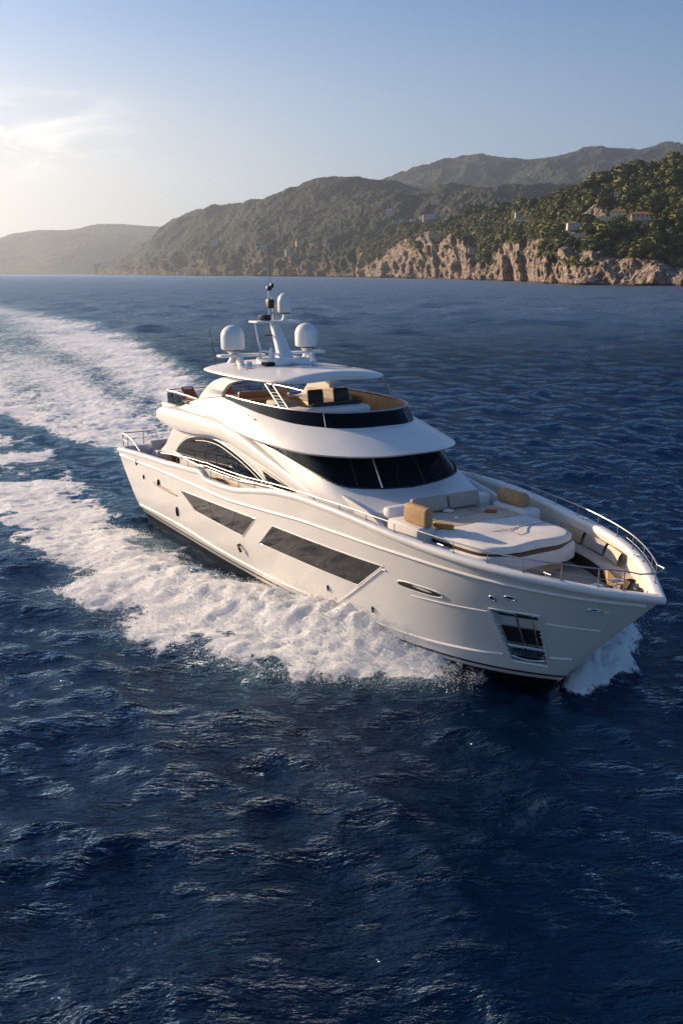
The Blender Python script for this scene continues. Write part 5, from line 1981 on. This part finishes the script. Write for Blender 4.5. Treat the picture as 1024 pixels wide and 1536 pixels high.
far, DV, _, _ = land('far_hills', -700, 420, 560, 130, [
    (0.0, [(-260, 411.7), (420, 411.7)], dD),
    (0.10, [(-260, 408), (40, 408), (100, 407), (170, 408), (420, 408)], off(dD, 80)),
    (0.35, [(-260, 400), (-60, 396), (20, 394), (70, 384), (110, 378), (150, 376), (180, 382), (220, 390), (420, 392)], off(dD, 500)),
    (0.7, [(-260, 392), (-60, 376), (0, 372), (60, 364), (110, 360), (150, 356), (200, 356), (245, 358), (300, 372), (420, 385)], off(dD, 1000)),
    (1.0, [(-260, 395), (-90, 376), (-30, 361), (0, 357), (30, 350), (60, 347), (90, 347), (110, 345), (150, 337), (180, 337), (215, 339), (245, 340), (275, 350), (310, 368), (420, 380)], off(dD, 1700))],
    M_FAR, spur=(60, 1100), gully=(20, 200), canopy=(8, 36), seed=31, cover=.8)


def project(P):
    P = np.asarray(P, float)
    dz = P[..., 2] - CAM_H
    dep = P[..., 1] * CP_ - dz * SP_
    up = P[..., 1] * SP_ + dz * CP_
    return np.stack([512 + F_PX * P[..., 0] / dep, 768 - F_PX * up / dep], -1)


# ------------------------------------------------------------------ trees of the headland
def leaf_material(name, a, b):
    m, nt, out = new_mat(name)
    p = nt.node('ShaderNodeBsdfPrincipled')
    nt.l.new(p.outputs[0], out.inputs['Surface'])
    tc = nt.node('ShaderNodeTexCoord').outputs['Object']
    oi = nt.node('ShaderNodeObjectInfo').outputs['Random']
    n = nt.noise(tc, .9 if 'pine' in name else .07, 5.0, .65)
    c = nt.mix(nt.range(nt.math('ADD', nt.math('MULTIPLY', n, .7), nt.math('MULTIPLY', oi, .4)), .25, .8), a, b)
    nt.set(p, 'Base Color', c)
    p.inputs['Roughness'].default_value = .75
    p.inputs['Specular IOR Level'].default_value = .2
    return m


M_LEAF = leaf_material('pine_foliage', (.045, .060, .015, 1), (.150, .145, .036, 1))
M_WOODS = leaf_material('wood_foliage', (.040, .054, .014, 1), (.125, .122, .034, 1))
M_TRUNK = pbr('tree_bark', (.09, .06, .04), .9, var=.3, vscale=3)


def crown_arrays(seed, sub=2, leaves=170, flat=.72):
    rg = np.random.default_rng(seed)
    bm = bmesh.new()
    bmesh.ops.create_icosphere(bm, subdivisions=sub, radius=1.0)
    V = np.array([v.co[:] for v in bm.verts])
    Fc = [tuple(v.index for v in f.verts) for f in bm.faces]
    bm.free()
    n = fbm(V[:, 0] * 1.7 + seed, V[:, 1] * 1.7, V[:, 2] * 1.7, 3, .6)
    V = V * (.86 + .38 * n)[:, None]
    V[:, 2] *= flat
    V[:, 2] = np.where(V[:, 2] < -.35, -.35 + (V[:, 2] + .35) * .35, V[:, 2])
    allv, allf = [V], list(Fc)
    o = len(V)
    if leaves:
        idx = rg.integers(0, len(V), leaves)
        c = V[idx] * rg.uniform(.92, 1.14, (leaves, 1))
        for q in range(leaves):
            a = rg.normal(size=3)
            a /= np.linalg.norm(a)
            b = np.cross(a, rg.normal(size=3))
            b /= np.linalg.norm(b)
            s = rg.uniform(.07, .17)
            allv.append(c[q] + s * np.array([-a - b, a - b * .6, a + b, -a * .6 + b]))
            allf.append((o, o + 1, o + 2, o + 3))
            o += 4
    return np.vstack(allv), allf


HOUSES = [
    (948, 279, 15, 5, 'white flat roofed villa highest on the right headland, just below its crest', 1, 0, 0, 1),
    (921, 290, 9, 6, 'small white house on the headland slope, below and left of the highest villa', 1, 0, 0, 1),
    (955, 322, 26, 9, 'long sand coloured villa under terracotta tiles standing over the upper cliff terrace', 0, 1, 1, 1),
    (922, 318, 22, 6, 'low tiled house immediately left of the long sand coloured villa', 0, 0, 1, 1),
    (906, 325, 16, 6, 'pale flat roofed pavilion below the low tiled house on the headland', 1, 0, 0, 1),
    (857, 335, 22, 5, 'white flat house in the trees left of the upper cliff terrace', 1, 0, 0, 1),
    (866, 350, 24, 4, 'low white terrace house just above the cliff edge of the headland', 1, 0, 0, 1),
    (779, 326, 16, 5, 'white house near the left crest line of the headland, the larger of two', 1, 0, 0, 1),
    (774, 318, 9, 4, 'smaller white house right on the left crest line of the headland', 1, 0, 0, 1),
    (708, 371, 11, 5, 'pale house low on the headland in the dip between two cliffs', 1, 0, 0, 1),
    (652, 349, 18, 6, 'grey roofed long house on top of the leftmost high cliff', 1, 1, 0, 1),
    (602, 328, 9, 4, 'tiny white house on the dark wooded slope, left one of a pair', 1, 0, 0, 0),
    (618, 327, 8, 4, 'tiny white house on the dark wooded slope, right one of a pair', 1, 0, 0, 0),
    (583, 315, 11, 5, 'faint grey house alone high on the wooded hill under the ridge', 0, 0, 0, 0),
    (653, 300, 14, 5, 'sand coloured house highest on the hazy wooded hill', 0, 1, 1, 0),
    (640, 322, 18, 5, 'wide pale house on the hazy hill right of the pair of tiny houses', 1, 0, 0, 0),
    (567, 381, 12, 6, 'pale house above the small cliff at the foot of the wooded hill', 0, 0, 1, 0),
    (392, 373, 10, 4, 'bright white house above the sunlit cliff behind the yacht mast', 1, 0, 0, 0),
    (432, 376, 12, 4, 'pale house right of the mast on the shore of the wooded hill', 1, 0, 0, 0),
    (468, 379, 14, 4, 'tiled house low on the wooded hill shore, right of the small dome', 0, 1, 1, 0),
    (447, 360, 9, 4, 'small sand coloured house on the wooded hill above the small dome', 0, 1, 1, 0),
    (320, 361, 11, 4, 'lone pale house on the left shoulder of the wooded hill', 1, 0, 0, 0),
]


def build_trees():
    rg = np.random.default_rng(77)
    # candidate places on the headland: above the cliffs, facing the sea
    nv = len(Hv)
    jj = np.where((Hv > .07) & (Hv < 1.005))[0]
    cand = HV[jj].reshape(-1, 3)
    rk = Hrock[jj].reshape(-1)
    q = project(cand)
    ok = (q[:, 0] > 540) & (q[:, 0] < 1300) & (rk < .35)
    cand, q = cand[ok], q[ok]
    order = rg.permutation(len(cand))
    cell, chosen = {}, []
    clump = fbm(cand[:, 0] / 60, cand[:, 1] / 60, octs=3)
    for i in order:                                     # thin out to a natural spacing
        p = cand[i]
        if any(abs(q[i, 0] - h_[0]) < h_[2] * .75 + 2 and -3 < q[i, 1] - h_[1] < h_[3] + 9 for h_ in HOUSES if h_[8]):
            continue
        if clump[i] < -.12 and rg.random() < .88:
            continue
        s = 4.3
        key = (int(p[0] // s), int(p[1] // s))
        if any((key[0] + a, key[1] + b) in cell for a in (-1, 0, 1) for b in (-1, 0, 1) if (a, b) == (0, 0)):
            continue
        cell[key] = 1
        chosen.append(i)
        if len(chosen) > 17000:
            break
    ch = cand[chosen]
    qq = q[chosen]
    size = np.exp(rg.normal(math.log(3.1), .42, len(ch))) * (1 + .12 * (ch[:, 1] > 1500))
    big = rg.random(len(ch)) < .10
    size[big] *= 1.45
    on = size / ch[:, 1] * F_PX
    inside = (qq[:, 0] > 545) & (qq[:, 0] < 1020)
    rank = np.argsort(-(on + 100 * inside * 0 - 1000 * (~inside)))
    named = set(rank[:300].tolist())
    variants = []
    for k in range(7):
        V, Fc = crown_arrays(100 + k, 2, 190, [.8, .7, .62, .85, .75, .55, .95][k])
        me = bpy.data.meshes.new('crown')
        me.from_pydata([tuple(p) for p in V], [], Fc)
        me.materials.append(M_LEAF)
        me.polygons.foreach_set('use_smooth', [True] * len(me.polygons))
        variants.append(me)
    tb = MB().tube([(0, 0, -1.6), (.05, .02, -.7), (0, 0, .1)], [.10, .075, .05], 6)
    tb.tube([(.02, .02, -.7), (.28, .12, -.15)], [.05, .03], 5)
    tb.tube([(.02, .02, -.65), (-.25, -.15, -.1)], [.05, .03], 5)
    tr0 = tb.build('trunk', M_TRUNK, None)
    trunk_me = tr0.data
    bpy.data.objects.remove(tr0)
    crest = ch[:, 2]
    for i in rank[:300]:
        p, s = ch[i], size[i]
        o = bpy.data.objects.new('coastal_tree', None)
        COL.objects.link(o)
        lift = s * rg.uniform(.55, .85)
        o.location = (p[0], p[1], p[2] - .3)
        o.rotation_euler = (0, 0, rg.uniform(0, 6.28))
        o.empty_display_size = 1
        if Hv[jj][0] is None:
            pass
        px_, py_ = qq[i]
        set_props(o, 'rounded dark green pine growing among its like on the slope above the pale cliffs', 'tree', 'pines and oaks on the headland')
        c = bpy.data.objects.new('crown', variants[rg.integers(0, 7)])
        COL.objects.link(c)
        c.parent = o
        c.location = (0, 0, lift)
        c.scale = (s * rg.uniform(.9, 1.15), s * rg.uniform(.9, 1.15), s * rg.uniform(.85, 1.1))
        t = bpy.data.objects.new('trunk', trunk_me)
        COL.objects.link(t)
        t.parent = o
        t.location = (0, 0, lift)
        t.scale = (s, s, s * .62)
    # the rest of the wood as one mass
    base = [crown_arrays(300 + k, 1, 46, [.75, .65, .85][k]) for k in range(3)]
    base = [(V, np.array([f if len(f) == 4 else (f[0], f[1], f[2], f[2]) for f in Fc])) for V, Fc in base]
    tri, quad = [], []
    VV, FF, o = [], [], 0
    for i in range(len(ch)):
        if i in named:
            continue
        V, Fq = base[rg.integers(0, 3)]
        a = rg.uniform(0, 6.28)
        s = size[i] * rg.uniform(.8, 1.05)
        ca, sa = math.cos(a), math.sin(a)
        W = np.stack([V[:, 0] * ca - V[:, 1] * sa, V[:, 0] * sa + V[:, 1] * ca, V[:, 2]], 1) * s
        W += ch[i] + np.array([0, 0, s * .45])
        VV.append(W)
        FF.append(Fq + o)
        o += len(W)
    VV, FF = np.vstack(VV), np.vstack(FF)
    me = bpy.data.meshes.new('wood')
    me.from_pydata(VV.tolist(), [], [tuple(f) if f[2] != f[3] else tuple(f[:3]) for f in FF.tolist()])
    me.materials.append(M_WOODS)
    me.polygons.foreach_set('use_smooth', [True] * len(me.polygons))
    w = bpy.data.objects.new('wood', me)
    COL.objects.link(w)
    w['kind'] = 'stuff'
    w['label'] = 'dense mass of low green pines and scrub covering the headland'
    print('TREES', len(ch))


build_trees()

# ------------------------------------------------------------------ houses on the slopes
M_WALLW = pbr('white_render', (.52, .47, .41), .8, var=.08, vscale=.5)
M_WALLT = pbr('sand_render', (.50, .38, .26), .8, var=.1, vscale=.5)
M_ROOFT = pbr('terracotta_tiles', (.36, .16, .09), .8, var=.2, vscale=1.5)
M_ROOFW = pbr('pale_roof', (.56, .51, .46), .7, var=.06, vscale=.6)
M_PANE = pbr('window_pane', (.02, .025, .03), .08)


def house(px, py, w_px, h_px, label, flat, wall, roof, V):
    q = project(V.reshape(-1, 3))
    P = V.reshape(-1, 3)
    d = np.hypot(q[:, 0] - px, q[:, 1] - (py + h_px * .6))
    near = np.where(d < 4)[0]
    i = near[np.argmin(P[near][:, 1])] if len(near) else int(np.argmin(d))
    p = P[i]
    sc = p[1] / F_PX
    w, h = w_px * sc * .95, max(h_px * sc * .85, 3.2)
    dp = min(w * .6, 12.0)
    o = bpy.data.objects.new('villa', None)
    COL.objects.link(o)
    o.location = (p[0], p[1] - dp * .6, p[2] + h * .12)
    o.rotation_euler = (0, 0, -math.atan2(p[0], p[1]) + RNG.uniform(-.25, .25))
    set_props(o, label, 'house', 'villas on the coast hills')
    mb = MB()
    mb.rbox((0, 0, -h * .1), (w, dp, h * 2.2), 0)
    mb.rbox((w * .28, -dp * .3, h * .05), (w * .7, dp * .9, h * .5), 0)
    mb.build('wall', wall, o, smooth=False)
    mb = MB()
    if flat:
        mb.rbox((0, 0, h * 1.04), (w * 1.05, dp * 1.08, h * .12), 0)
    else:
        a, b, z0, z1 = w * .54, dp * .58, h * 1.0, h * 1.42
        mb.add([(-a, -b, z0), (a, -b, z0), (a, b, z0), (-a, b, z0), (-a * .6, 0, z1), (a * .6, 0, z1)], [(0, 1, 5, 4), (1, 2, 5), (2, 3, 4, 5), (3, 0, 4), (3, 2, 1, 0)])
    mb.build('roof', roof, o, smooth=False)
    for k in range(4):
        mb = MB()
        mb.rbox((w * (-.36 + .24 * k), -dp * .5 - .02, h * .66), (min(1.6, w * .09), .08, min(1.7, h * .3)), 0)
        mb.build('window', M_PANE, o, smooth=False)


for a in HOUSES:
    house(*a[:6], M_WALLT if a[6] else M_WALLW, M_ROOFT if a[7] else M_ROOFW, HV if a[8] else BV)

# ------------------------------------------------------------------ air
HAZE_D = 6.6e-5
mb = MB()
mb.rbox((0, 5800, 600), (26000, 14400, 1210), 0)
hz, nt, out = new_mat('haze_air')
pv = nt.node('ShaderNodeVolumePrincipled')
pv.inputs['Color'].default_value = (.76, .86, 1.0, 1)
pv.inputs['Density'].default_value = HAZE_D
pv.inputs['Anisotropy'].default_value = .6
nt.l.new(pv.outputs[0], out.inputs['Volume'])
haze = mb.build('haze', hz, None, smooth=False)
haze['kind'] = 'stuff'
